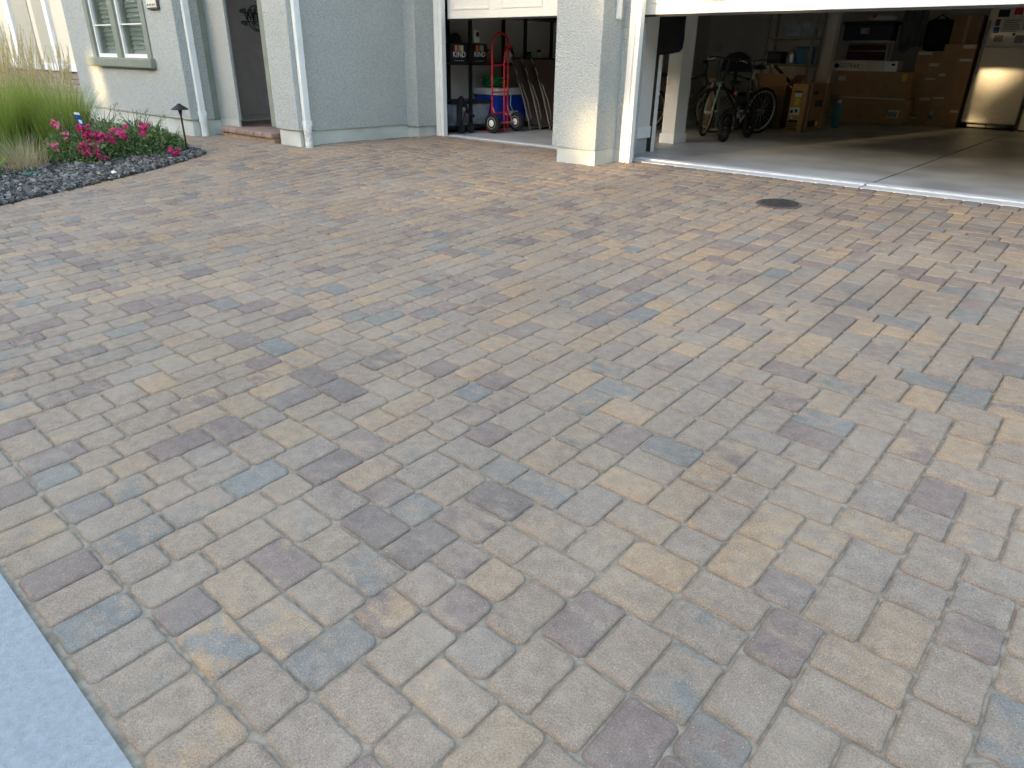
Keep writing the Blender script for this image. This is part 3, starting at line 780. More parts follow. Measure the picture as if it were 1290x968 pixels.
for k in range(26):      # loose sprays that break the outline
    x, y, z, r_, h_ = rg.choice(lobes); a = rg.uniform(0,6.28)
    b0 = Vector((x,y,z+h_*.4)); e = b0+Vector((math.cos(a)*r_*.8, math.sin(a)*r_*.8, h_*rg.uniform(.35,.85)))
    stm.tube([b0, b0.lerp(e,.5)+Vector((0,0,.03)), e], [.003,.0025,.001], 4)
    for i in range(22):
        f = rg.uniform(.45,1); c = b0.lerp(e,f)+Vector((rg.gauss(0,.014), rg.gauss(0,.014), rg.gauss(.01,.014))); s = rg.uniform(.007,.015)
        d = Vector((rg.gauss(0,1), rg.gauss(0,1), rg.gauss(0,.6))).normalized(); q = d.cross(Vector((0,0,1))).normalized(); o = len(lf.v)
        lf.v += [tuple(c-d*s), tuple(c+q*s*.6), tuple(c+d*s), tuple(c-q*s*.6)]; lf.f.append((o,o+1,o+2,o+3)); lt_ += [.4+.6*rg.random()]*4
lo = stuff(lf.build('foliage', 'roseleaf', RB, tint=lt_)); stm.build('stem', 'stem', RB)
# blooms: (y along the bush, z, toward-camera shift, size, pink?)
blooms = [(-9.14,2.79,.25,.050,1),(-9.11,2.85,.16,.035,1),(-9.16,2.73,.04,.040,1),(-9.05,2.99,.21,.055,0),(-9.03,3.02,.13,.055,0),(-8.99,3.09,.14,.055,0),(-8.97,3.14,.12,.055,0),(-8.93,3.22,.10,.055,0),(-8.87,3.34,.16,.072,0),(-8.76,3.56,.21,.066,0),(-9.00,2.95,-.01,.06,0),(-8.98,3.02,.01,.06,0),(-8.96,3.08,.03,.05,0),(-8.96,3.05,-.05,.06,0),(-8.93,3.10,-.09,.055,0),(-8.68,3.80,-.06,.060,0),(-9.02,2.98,.05,.045,0)]
for (x, y, z, s, pk) in blooms:
    x += .20; y -= .085; z += .02; s *= 1.12
    mb = MB(); tt = []
    for k in range(11):
        c = Vector((x,y,z))+Vector((rg.gauss(0,.36), rg.gauss(0,.36), rg.gauss(0,.34)))*s*1.2
        for i in range(14):
            n_ = Vector((rg.gauss(0,1), rg.gauss(0,1), rg.gauss(.3,1))).normalized(); q = n_.orthogonal().normalized(); d = n_.cross(q); a = rg.uniform(0,6.28)
            q, d = q*math.cos(a)+d*math.sin(a), d*math.cos(a)-q*math.sin(a); b = c+n_*s*.22; l_ = s*.27; o = len(mb.v)
            mb.v += [tuple(b-q*l_), tuple(b-d*l_+n_*l_*.25), tuple(b+q*l_), tuple(b+d*l_+n_*l_*.25)]; mb.f.append((o,o+1,o+2,o+3)); t = rg.random(); tt += [t*.6,t,t*.6,1 if rg.random() < .3 else t]
    mb.build('bloom', 'petalpink' if pk else 'petal', RB, tint=tt)

# plaque, sensor, welcome sign
pq = thing('number_plaque', 'cream tile plaque on the stucco beside the window', 'plaque', (-10.42,yw,1.65))
B((-10.59,yw-.035,1.512),(-10.275,yw-.002,1.80),.006).build('frame', 'plaquebrown', pq)
B((-10.57,yw-.044,1.53),(-10.295,yw-.03,1.78),.003).build('tile', 'plaque', pq)
tm = MB(); rg = random.Random(4)
for r_, zc, n_, sz in ((0,1.562,5,.030),(1,1.638,4,.045)):
    for k in range(n_):
        xc = -10.53+k*(.20/(n_-1)); 
        tm.tube([(xc-.35*sz,yw-.046,zc-.4*sz),(xc+.1*sz,yw-.046,zc+.45*sz),(xc+.35*sz,yw-.046,zc-.1*sz)], .004, 5)
tm.build('tile_painting', 'plaquebrown', pq)
sn = thing('wall_sensor', 'slim grey box mounted high on the garage column', 'wall box', (-4.45,6.65,1.45))
B((-4.365,6.49,1.37),(-4.335,6.56,1.58),.008).build('case', 'spout', sn); B((-4.337,6.505,1.38),(-4.331,6.545,1.565),.003).build('face', 'plaque', sn)
ws = thing('welcome_sign', 'black scrolled metal welcome sign hanging on the grey entry door', 'sign', (-10.31,6.05,1.48))
wm = frame_m((-10.298,6.07,1.475), (0,1,0), (0,0,1))
def W3(u, v): return wm @ Vector((u,v,0))
sg = MB()
def ring(cu, cv, ru, rv, a0=0, a1=360, r_=.006, n=28):
    sg.tube([W3(cu+ru*math.cos(R(a0+(a1-a0)*i/n)), cv+rv*math.sin(R(a0+(a1-a0)*i/n))) for i in range(n+1)], r_, 5)
def spiral(cu, cv, r0, a0, turns, sgn, r_=.005):
    sg.tube([W3(cu+r0*(1-.8*i/16)*math.cos(R(a0)+sgn*turns*6.283*i/16), cv+r0*(1-.8*i/16)*math.sin(R(a0)+sgn*turns*6.283*i/16)) for i in range(17)], r_, 5)
ring(-.02,-.01,.145,.165, 20, 340); ring(.0,.0,.08,.10, 30, 330); ring(.06,.09,.10,.06, 0, 300); ring(.02,-.11,.10,.05,170,370)
sg.build('scroll_ring', 'blackiron', ws, smooth=True); sg = MB()
for v in (.055,-.055): sg.tube([W3(-.24,v), W3(.26,v)], .006, 5)
sg.build('bar', 'blackiron', ws); sg = MB()
for u, v, s_ in ((-.25,.08,1),(-.25,-.08,-1),(-.20,.085,-1),(-.20,-.085,1),(-.10,.09,1),(-.08,-.09,-1),(.05,.17,1),(.02,.19,-1),(.12,-.10,1)): spiral(u, v, .026, 180, 1.2, s_)
sg.build('scroll', 'blackiron', ws, smooth=True)
text_geo('WELCOME', .115, wm @ Matrix.Translation((.085,0,0)) @ Matrix.Diagonal((1.05,1,1,1)), .004).build('lettering', 'blackiron', ws)

# ================================================================== NEIGHBOUR AT LEFT
NB = thing('neighbour_house', 'cream neighbouring house with white vertical trim and stone base', 'house', (-19,5.6,0))
nb = lambda n, m, a, b, bev=0: B(a, b, bev).build(n, m, NB)
nb('wall', 'ncream', (-30,5.6,.66),(-15.5,12,4.5))
for x0, x1, m_, y in ((-21.8,-20.6,'nbeige',5.58),(-19.42,-18.45,'nbeige',5.58),(-18.15,-17.40,'nbeige',5.58)): nb('wall_panel', m_, (x0,y,.76),(x1,5.61,4.4))
for x0, x1 in ((-19.85,-19.48),(-17.40,-17.20),(-22.1,-21.85)): nb('trim', 'nwhite', (x0,5.53,.75),(x1,5.62,4.4), .01)
nb('sill', 'nwhite', (-30,5.50,.62),(-15.45,5.66,.755), .01)
sb = nb('stone_base', 'nstone', (-30,5.62,-.4),(-15.55,5.8,.63))
rg = random.Random(9)
z = -.12
while z < .60:
    h_ = rg.choice((.09,.12,.15)); h_ = min(h_,.62-z); x = -19.6+rg.uniform(0,.2)
    while x < -15.6:
        l_ = rg.uniform(.22,.55)
        B((x+.005,5.56-rg.uniform(0,.025),z+.004),(min(x+l_,-15.55)-.005,5.63,z+h_-.004),.006).build('stone', 'nstone', NB); x += l_
    z += h_
nb('roof', 'roof', (-30.5,5.0,4.5),(-15.0,12.5,4.7))

# ================================================================== LEFT GARAGE BAY
SH = thing('shelving_unit', 'black metal shelving unit along the left garage wall', 'shelving', (-7.9,8.4,0))
for y in (7.22,7.79,8.99,10.2):
    for x in ((-7.67,-8.12) if y > 7.5 else (-8.12,)): B((x-.02,y-.02,.004),(x+.02,y+.02,1.9)).build('upright', 'black', SH)
for z in (.05,.90,1.55): B((-8.15,7.20,z),(-7.65,10.22,z+.035)).build('shelf', 'black', SH)
def kind_box(y0, y1, z1, label):
    t = thing('carton', label, 'box', (-7.8,(y0+y1)/2,.935), 'black snack cartons on the upper shelf')
    B((-7.98,y0,.937),(-7.69,y1,z1),.004).build('body', 'pblack', t)
    yc = (y0+y1)/2; wd = (y1-y0); zc = .937+(z1-.937)*.72
    for k, m_ in enumerate(('orange','pbrown','pblue','pyell')):
        ya = yc-.25*wd+k*.125*wd
        B((-7.692,ya,zc-.03),(-7.687,ya+.123*wd,zc+.045)).build('colour_bar', m_, t)
    text_geo('KIND', .105*wd/.34, frame_m((-7.686,yc,zc-.075), (0,1,0), (0,0,1)), .001).build('lettering', 'graphite', t)
    B((-7.692,yc-.28*wd,.955),(-7.688,yc+.28*wd,.958)).build('colour_bar', 'graphite', t)
kind_box(7.42,7.755,1.175,'black printed carton with colour bars, left of the shelf upright')
kind_box(7.85,8.16,1.185,'black printed carton with colour bars, right of the shelf upright')
# things on the shelf
t = thing('white_box', 'white plastic camera-like box standing on the black cartons', 'gadget', (-7.83,7.98,1.19))
B((-7.80,7.90,1.19),(-7.70,8.02,1.36),.01).build('body', 'lidwhite', t); MB().lathe([(.03,0),(.03,.012),(.012,.014)],14,frame_m((-7.70,7.97,1.30),(0,1,0),(0,0,1))).build('lens', 'ink', t)
t = thing('dark_cap', 'dark rounded cap lying on the left black carton', 'cap', (-7.85,7.66,1.18))
MB().lathe([(.10,0),(.10,.03),(.085,.09),(.04,.13),(.01,.135)],16,Matrix.Translation((-7.85,7.66,1.178))).build('crown', 'cloth', t, smooth=True); B((-7.80,7.56,1.178),(-7.70,7.70,1.19),.004).build('brim', 'cloth', t)
t = thing('spray_bottle', 'cream cleaning bottle with a red trigger on the upper shelf', 'bottle', (-7.76,8.70,.937))
MB().lathe([(.05,0),(.052,.02),(.052,.13),(.03,.17),(.018,.185),(.018,.21)],14,Matrix.Translation((-7.76,8.70,.937))).build('body', 'cream', t, smooth=True)
B((-7.79,8.66,1.14),(-7.73,8.78,1.175),.008).build('trigger', 'red', t); B((-7.706,8.665,.97),(-7.703,8.735,1.06)).build('label_sticker', 'paper', t)
for k, (y, h_, m_, lb) in enumerate(((8.20,.20,'outlet','pale slim carton right beside the black cartons'),(8.32,.15,'pbrown','dark amber jar between carton and hand truck handle'),(8.86,.19,'cloth','black jug behind the shelf upright'),(9.30,.13,'hose','small green tin deep on the upper shelf'),(9.55,.16,'outlet','pale jar deepest on the upper shelf'))):
    t = thing('jar', lb, 'container', (-7.85,y,.937)); MB().lathe([(.05,0),(.055,.02),(.055,h_*.75),(.035,h_*.9),(.035,h_)],14,Matrix.Translation((-7.85,y,.937))).build('body', m_, t, smooth=True)
    MB().lathe([(.038,0),(.038,.03),(.01,.032)],12,Matrix.Translation((-7.85,y,.937+h_))).build('cap', 'black', t)
# storage tote
t = thing('storage_tote', 'clear plastic storage tote with dark lid on the bottom shelf', 'storage tote', (-7.9,7.9,.09))
tb = MB(); tb.add([(-8.12,7.52,.09),(-7.78,7.52,.09),(-7.78,8.24,.09),(-8.12,8.24,.09),(-8.15,7.48,.38),(-7.73,7.48,.38),(-7.73,8.28,.38),(-8.15,8.28,.38)], [(0,3,2,1),(0,1,5,4),(1,2,6,5),(2,3,7,6),(3,0,4,7)])
tb.build('body', 'clear', t); B((-8.16,7.46,.38),(-7.71,8.30,.43),.012).build('lid', 'totelid', t)
rg = random.Random(12)
for k in range(7):
    y = 7.6+k*.09; B((-8.1,y,.11),(-7.85-rg.uniform(0,.05),y+.08,.2+rg.uniform(0,.14)),.02).build('contents', rg.choice(('darkcloth','outlet','boardbrown')), t)
# black stroller-like item in the corner
t = thing('folded_stroller', 'black folded stroller in the corner behind the garage jamb', 'stroller', (-7.55,7.46,0))
MB().tube([(-7.52,7.40,.10),(-7.56,7.45,.35),(-7.60,7.52,.46),(-7.58,7.62,.30),(-7.5,7.7,.22)], [.035,.045,.05,.03,.02], 8).build('seat', 'cloth', t, smooth=True)
for y in (7.42,7.62):
    MB().lathe([(.02,-.018),(.065,-.018),(.07,0),(.065,.018),(.02,.018)],16,frame_m((-7.50,y,.075),(1,0,0),(0,0,1))).build('wheel', 'rubber', t, smooth=True)
MB().tube([(-7.5,7.42,.075),(-7.53,7.55,.33),(-7.50,7.66,.30)], .010, 6).build('frame', 'black', t)
MB().lathe([(.001,.0),(.03,.0),(.03,.01),(.001,.012)],14,frame_m((-7.525,7.50,.33),(0,1,0),(0,0,1))).build('badge', 'alu', t)
# cooler with hose
t = thing('cooler', 'blue cooler with white lid behind the hand truck', 'cooler', (-7.88,8.66,0))
B((-8.13,8.34,.10),(-7.64,9.0,.485),.03).build('body', 'blue', t)
B((-8.15,8.32,.485),(-7.62,9.02,.585),.025).build('lid', 'lidwhite', t); B((-7.642,8.52,.20),(-7.62,8.80,.26),.01).build('handle', 'lidwhite', t)
t = tag(MB().tube([(-7.92+.15*math.cos(a*.55)*(1+.15*math.sin(a*1.3)), 8.60+.22*math.sin(a*.55)*(1+.1*math.sin(a*.7)), .60+.012*(a*.16)+.008*math.sin(a*2)) for a in range(0,70)], .011, 6).build('garden_hose', 'hose', None, smooth=True), 'coiled green garden hose lying on the cooler lid', 'hose')
tag(MB().tube([(-7.66,8.56,.60),(-7.60,8.60,.55),(-7.59,8.58,.35),(-7.60,8.66,.25),(-7.61,8.72,.22)], .009, 6).build('pale_hose', 'lightblue', None, smooth=True), 'pale blue thin hose hanging down in front of the cooler', 'hose')
t = thing('cardboard_box', 'brown carton with a label beside the cooler under the shelf', 'box', (-7.85,9.25,.0)); B((-8.05,9.06,.09),(-7.69,9.45,.55),.006).build('body', 'outlet', t); B((-7.692,9.12,.36),(-7.687,9.28,.48)).build('shipping_label', 'yellow', t)
# hand truck
HT = thing('hand_truck', 'red steel hand truck with white-hubbed tyres in the left garage bay', 'hand truck', (-7.33,8.1,0))
tb = MB(); xr = -7.38
arc = [(xr,7.94+.17+.17*math.cos(R(180-a)),1.20+.12*math.sin(R(a))) for a in range(0,181,15)]
tb.tube([(xr,7.94,.03)]+arc+[(xr,8.28,.03)], .0135, 10); tb.build('main_frame', 'red', HT, smooth=True)
MB().tube([(-7.30,8.12,.03),(-7.31,8.115,.95),(-7.30,8.12,1.08),(-7.315,8.19,1.19),(-7.36,8.26,1.25)], .0125, 10).build('handle_rail', 'red', HT, smooth=True)
for z in (.27,.55,.91): MB().tube([(xr,7.94,z),(xr+.02,8.11,z),(xr,8.28,z)], .010, 8).build('crossbar', 'red', HT, smooth=True)
B((-7.60,7.92,.008),(-7.37,8.30,.016)).build('toe_plate', 'red', HT)
MB().tube([(-7.27,7.82,.14),(-7.27,8.40,.14)], .010, 8).build('axle', 'alu', HT)
for y in (7.95,8.27): MB().tube([(xr,y,.36),(-7.27,y,.14),(xr,y,.08)], .009, 6).build('axle_bracket', 'red', HT)
for y in (7.84,8.36):
    m_ = frame_m((-7.27,y,.142),(1,0,0),(0,0,1))
    w_ = MB().lathe([(.075,-.035),(.105,-.042),(.13,-.03),(.139,0),(.13,.03),(.105,.042),(.075,.035)],24,m_).build('wheel', 'rubber', HT, smooth=True)
    MB().lathe([(.018,-.048),(.03,-.040),(.072,-.028),(.076,-.036),(.079,-.036),(.079,.036),(.076,.036),(.072,.028),(.03,.040),(.018,.048)],20,m_).build('hub', 'whitehub', w_, smooth=True)
    b_ = MB()
    for k in range(5): b_.lathe([(.008,-.050),(.008,.050)],8,m_ @ Matrix.Translation((.045*math.cos(k*1.257),.045*math.sin(k*1.257),0)) @ Matrix.Diagonal((1,1,.72,1)))
    b_.build('bolt', 'fridgegrey', w_)
# folding loungers leaning against the shelf
for k in range(3):
    xb, y0 = -7.06-.085*k, 8.92-.14*k; xt = xb-.42; y1 = y0+.60
    lab = ('outermost brown sling lounge chair, folded and leaning by the hand truck','middle folded lounge chair of the three leaning by the hand truck','innermost folded lounge chair, nearest the shelving')[k]
    t = thing('folding_chair', lab, 'folding chair', (xb,(y0+y1)/2,0), 'folded lounge chairs')
    P = lambda f, y, o=0: (xb+(xt-xb)*f+o*.9, y, .02+.98*f+o*.4)
    for y in (y0,y1):
        MB().tube([P(0,y),P(.45,y,.03),P(.8,y,.035),P(1,y,0)], .010, 8).build('side_rail', 'fridgegrey', t, smooth=True)
        MB().tube([P(.02,y,.05),P(.5,y,.055),P(.92,y,.02)], .010, 8).build('leg', 'black', t, smooth=True)
        MB().tube([P(.12,y,.075),P(.35,y,.10),P(.62,y,.075)], .011, 8).build('armrest', 'gunmetal', t, smooth=True)
    for f in (.0,1.0): MB().tube([P(f,y0),P(f,y1)], .011, 8).build('crossbar', 'black', t)
    s_ = MB(); NN = 8
    for i in range(NN+1):
        f = .05+.93*i/NN; sag = .03*math.sin(math.pi*i/NN)
        s_.v += [P(f,y0+.02,.02-sag), P(f,y1-.02,.02-sag)]
    s_.f += [(2*i,2*i+1,2*i+3,2*i+2) for i in range(NN)]
    s_.build('sling', 'sling', t, smooth=True)
tag(B((-6.95,9.55,.005),(-6.6,9.75,.012)).build('card_scrap', 'carton', None), 'flat brown cardboard scrap on the left garage floor', 'cardboard')

# ================================================================== RIGHT GARAGE BAY
bd_ = thing('leaning_board', 'dark brown board with a white edge leaning at the stub wall', 'board', (-4.56,7.74,0))
B((-4.64,7.66,.006),(-4.515,7.72,1.06)).build('board', 'boardbrown', bd_); B((-4.515,7.655,.004),(-4.505,7.725,1.06),.002).build('edge_strip', 'white', bd_)
# jacket on the post
jk = thing('hanging_jacket', 'black jacket hanging on the white garage post', 'jacket', (-4.95,8.65,1.3))
jm = MB(); rows = []
for i, (z, hw, dp) in enumerate(((1.62,.10,.05),(1.56,.19,.07),(1.40,.20,.075),(1.25,.195,.08),(1.13,.185,.075),(1.085,.16,.05))):
    row = []
    for k in range(14):
        a = 2*math.pi*k/14; row.append((-4.955+hw*math.cos(a)+.01*math.sin(i*2+k), 8.625+dp*math.sin(a)*(1+.2*math.sin(k*2.3)), z+(.02*math.cos(a*1) if i > 3 else 0)))
    rows.append(row); jm.v += row
jm.f += [(i*14+k, i*14+(k+1) % 14, (i+1)*14+(k+1) % 14, (i+1)*14+k) for i in range(5) for k in range(14)]+[tuple(range(14)), tuple(5*14+k for k in range(13,-1,-1))]
jm.build('body', 'cloth', jk, smooth='all')
MB().tube([(-5.10,8.62,1.55),(-5.17,8.63,1.35),(-5.19,8.64,1.12)], [.05,.055,.045], 10).build('sleeve', 'cloth', jk, smooth=True)

def bicycle(name, label, rear, front, r_, mats, steer=0.0, lean=0.0, saddle_h=.92, bar_h=1.02, low=False, refl=False, fender=False, rimw=.014):
    rear = Vector((*rear,0)); front = Vector((*front,0)); L = (front-rear).length; d = (front-rear).normalized()
    side = Vector((-d.y,d.x,0)); up = (Vector((0,0,1))*math.cos(lean)+side*math.sin(lean)).normalized(); sd = d.cross(up) * -1
    t = thing(name, label, 'bicycle', tuple(rear))
    P = lambda u, h, s=0: rear+d*u+up*h+sd*s
    fm, rm, tm_ = mats
    def wheel(c, ax_d, nm):
        m_ = Matrix(((ax_d.x, up.x, 0, c.x),(ax_d.y, up.y, 0, c.y),(ax_d.z, up.z, 0, c.z),(0,0,0,1)))
        n3 = ax_d.cross(up); 
        for i in range(3): m_[i][2] = n3[i]
        tw = .024 if not low else .028
        w_ = MB().tube([c+ax_d*(r_-tw)*math.cos(a*math.pi/18)+up*(r_-tw)*math.sin(a*math.pi/18) for a in range(36)], tw, 8, closed=True).build('wheel', 'rubber', t, smooth=True)
        MB().tube([c+ax_d*(r_-tw*2.1)*math.cos(a*math.pi/18)+up*(r_-tw*2.1)*math.sin(a*math.pi/18) for a in range(36)], rimw, 6, closed=True).build('rim', rm, w_, smooth=True)
        sp = MB(); ns = 5 if low else 22
        for k in range(ns):
            a = 2*math.pi*k/ns; e = c+ax_d*(r_-tw*2)*math.cos(a)+up*(r_-tw*2)*math.sin(a); sp.tube([c+n3*(.02 if k % 2 else -.02), e], .010 if low else .0016, 4)
        sp.tube([c-n3*.045, c+n3*.045], .022, 10); sp.build('spokes', 'black' if low else 'alu', w_)
    wheel(P(0,r_), d, 'rear')
    fd = (d*math.cos(steer)+sd*math.sin(steer)).normalized(); wheel(P(L,r_), fd, 'front'); fs = (sd*math.cos(steer)-d*math.sin(steer)).normalized()
    bb = P(L*.42, r_*.86 if not low else r_*1.25); st_ = P(L*.30, saddle_h-.16 if not low else .42); hd_t = P(L*.80, bar_h-.17 if not low else .55); hd_b = P(L*.84, bar_h-.30 if not low else .42)
    fr = MB()
    for a, b, rr in ((st_,hd_t,.016),(bb,hd_b,.019),(bb,st_,.016),(hd_t,hd_b,.019)): fr.tube([a,b], rr, 8)
    for s_ in (-.05,.05): fr.tube([bb+sd*s_*.5, P(0,r_,s_)], .009, 6); fr.tube([st_+sd*s_*.3, P(0,r_,s_)], .008, 6)
    fr.build('frame', fm, t, smooth=True)
    fk = MB(); crown = P(L,0)+up*(2*r_+.05); crown = hd_b.lerp(P(L,2*r_+.05),.6)
    fk.tube([hd_b, crown], .018, 8)
    for s_ in (-.055,.055): fk.tube([crown+fs*s_, P(L,r_)+fs*s_], .014, 8)
    fk.build('fork', tm_, t, smooth=True)
    stm_t = hd_t+up*(bar_h-(hd_t-rear).dot(up)); 
    MB().tube([hd_t, stm_t], .015, 8).build('stem', fm, t)
    MB().tube([stm_t-fs*.30-fd*.06-up*.01, stm_t-fs*.16+up*.012, stm_t, stm_t+fs*.16+up*.012, stm_t+fs*.30-fd*.06-up*.01], .011, 8).build('handlebar', 'black', t, smooth=True)
    for s_ in (-1,1):
        MB().tube([stm_t+fs*.20*s_-fd*.02, stm_t+fs*.30*s_-fd*.06-up*.01], .016, 8).build('grip', 'rubber', t)
        MB().tube([stm_t+fs*.19*s_+fd*.02, stm_t+fs*.27*s_+fd*.045-up*.02], .006, 5).build('brake_lever', 'alu', t)
        MB().tube([stm_t+fs*.18*s_+fd*.02, stm_t+fs*.10*s_+fd*.16+up*.02, hd_b+fd*.10], .0028, 5).build('cable', 'black', t)
    sp_t = P(L*.27, saddle_h)
    MB().tube([st_, sp_t-up*.02], .013, 8).build('seatpost', 'alu' if not low else 'black', t)
    sm = MB(); prof = ((-.13,.075,.03),(-.09,.08,.045),(0,.05,.035),(.08,.026,.03),(.15,.016,.02))
    for u, hw, hh in prof:
        for k in range(10):
            a = 2*math.pi*k/10; sm.v.append(sp_t+d*u+sd*hw*math.cos(a)+up*(hh*.8*math.sin(a)+.01))
    sm.f += [(i*10+k, i*10+(k+1) % 10, (i+1)*10+(k+1) % 10, (i+1)*10+k) for i in range(4) for k in range(10)]+[tuple(range(9,-1,-1)), tuple(40+k for k in range(10))]
    sm.build('saddle', 'rubber', t, smooth='all')
    cr = MB().lathe([(.06,-.003),(.085,-.003),(.085,.003),(.06,.003)],20,frame_m(bb+sd*.05, d, up)); cr.tube([bb+sd*.07, bb+sd*.07+d*.10-up*.13], .009, 6); cr.tube([bb-sd*.07, bb-sd*.07-d*.10+up*.13], .009, 6); cr.build('crank', 'alu', t)
    for s_, e in ((.12, bb+d*.10-up*.13), (-.12, bb-d*.10+up*.13)): MB().box((-.045,-.04,-.012),(.045,.04,.012), frame_m(e+sd*s_, d, sd), .004).build('pedal', 'black', t)
    if refl: MB().lathe([(.001,0),(.026,0),(.026,.015),(.018,.02)],12,frame_m(sp_t-up*.12-d*.03, sd, up)).build('reflector', 'reflector', t)
    if fender:
        for c, dd in ((P(0,r_), d),): MB().tube([c+dd*(r_+.02)*math.cos(R(a))+up*(r_+.02)*math.sin(R(a)) for a in range(20,180,16)], .022, 6).build('mudguard', 'black', t, smooth=True)
    MB().tube([P(L*.30,r_*.7,.04), P(L*.22,.01,.16)], .008, 6).build('kickstand', 'black', t)
    return t
bicycle('bicycle', 'mountain bike with silver fork and pale rear rim, front wheel turned to the driveway', (-4.66,11.0), (-5.02,9.98), .335, ('bikeblack','alu','alu'), steer=.55, lean=.10, saddle_h=.93, bar_h=1.04)
bicycle('bicycle', 'dark bicycle mostly hidden behind the white post and jacket', (-6.05,10.0), (-5.13,10.52), .335, ('bikeblack','fridgegrey','bikeblack'), steer=-.05, saddle_h=.80, bar_h=1.0, refl=True)
bicycle('folding_bicycle', 'black small-wheeled folding bicycle with red rear reflector', (-4.43,9.42), (-4.47,10.28), .19, ('bikeblack','black','bikeblack'), steer=0, saddle_h=.74, bar_h=1.02, low=True, refl=True, fender=True)
dm = thing('canopy', 'black domed fabric canopy standing behind the bicycles', 'canopy', (-5.35,11.5,0))
MB().lathe([(.24,.86),(.235,.95),(.20,1.05),(.13,1.12),(.04,1.15)],20,Matrix.Translation((-5.35,11.5,0))).build('hood', 'cloth', dm, smooth=True)
MB().tube([(-5.35,11.5,.0),(-5.35,11.5,.9)], .03, 8).build('pole', 'black', dm); B((-5.5,11.35,.0),(-5.2,11.65,.5),.05).build('base_bag', 'darkcloth', dm)
t = thing('duffel_bag', 'black duffel bag on the floor behind the pale bicycle rim', 'bag', (-4.95,11.9,0)); B((-5.5,11.8,.004),(-4.85,12.15,.55),.10).build('body', 'cloth', t); MB().tube([(-5.3,11.8,.5),(-5.2,11.78,.62),(-5.0,11.78,.5)], .012, 6).build('strap', 'cloth', t)
t = thing('beige_pad', 'rolled beige pad standing behind the handlebars', 'pad', (-5.62,11.2,0)); MB().lathe([(.08,.3),(.09,.33),(.09,.72),(.08,.76)],14,Matrix.Translation((-5.65,11.3,0))).build('roll', 'carton', t, smooth=True); B((-5.75,11.2,.0),(-5.55,11.4,.3),.02).build('stand', 'carton_dark', t)
# open carton
t = thing('open_carton', 'open brown carton with raised flaps behind the bicycles', 'box', (-4.98,12.5,0))
cb = MB(); x0, x1, y0, y1, z1 = -5.25,-4.78,12.25,12.75,.66
for a, b in (((x0,y0,.004),(x0+.01,y1,z1)),((x1-.01,y0,.004),(x1,y1,z1)),((x0,y0,.004),(x1,y0+.01,z1)),((x0,y1-.01,.004),(x1,y1,z1)),((x0,y0,.004),(x1,y1,.02))): cb.box(a, b)
cb.build('body', 'carton_dark', t)
for (hx, hy, dx, dy, ax) in ((x1,(y0+y1)/2,.22,.24,1),(x0,(y0+y1)/2,-.22,.24,1)):
    f_ = MB(); f_.add([(hx,y0,z1),(hx,y1,z1),(hx+dx*.55,y1,z1+.17),(hx+dx*.55,y0,z1+.17)], [(0,1,2,3)]); f_.build('flap', 'carton_dark', t)
f_ = MB(); f_.add([(x0,y0,z1),(x1,y0,z1),(x1,y0-.12,z1+.18),(x0,y0-.12,z1+.18)], [(0,1,2,3)]); f_.build('flap', 'carton', t)
t = thing('leaning_plank', 'pale wooden plank sticking up out of the open carton', 'plank', (-5.0,12.5,.5)); mt = frame_m((-4.95,12.4,.80),(-.80,.1,.62),(0,1,0)); MB().box((-.28,-.03,-.01),(.28,.03,.01), mt, .003).build('plank', 'cream', t)
MB().box((-.30,-.035,-.045),(.22,.035,-.012), mt, .003).build('red_backing', 'darkred', t)
# shelf behind
t = thing('steel_rack', 'grey steel rack with bins at the back of the garage', 'shelving', (-5.1,13.6,0))
for x in (-5.72,-4.90):
    for y in (13.35,13.75): B((x-.02,y-.02,.004),(x+.02,y+.02,2.0)).build('upright', 'fridgegrey', t)
for z in (.45,.95,1.38,1.85): B((-5.75,13.33,z),(-4.87,13.78,z+.03)).build('shelf', 'fridgegrey', t)
for nm, lb, ct_, a, b, m_ in (('blue_bin','blue bin on the steel rack beside the white post','bin',(-5.16,13.38,.985),(-4.93,13.7,1.24),'binblue'),('grey_bin','dark lidded bin on the steel rack, left of the blue bin','bin',(-5.68,13.4,.985),(-5.42,13.7,1.16),'totelid'),('clear_bin','clear bin on the top rack shelf','bin',(-5.4,13.4,1.415),(-4.95,13.7,1.62),'clear')):
    q = thing(nm, lb, ct_, ((a[0]+b[0])/2,13.55,a[2])); B(a, b, .015).build('body', m_, q); B((a[0]-.012,a[1]-.012,b[2]),(b[0]+.012,b[1]+.012,b[2]+.025),.006).build('lid', m_, q)
q = thing('foil_pack', 'crumpled pale pack on the steel rack beside the blue bin', 'pack', (-5.15,13.5,.98)); MB().lathe([(.07,.985),(.085,1.02),(.08,1.14),(.05,1.2),(.02,1.22)],9,Matrix.Translation((-5.28,13.5,0))).build('pack', 'alu', q)
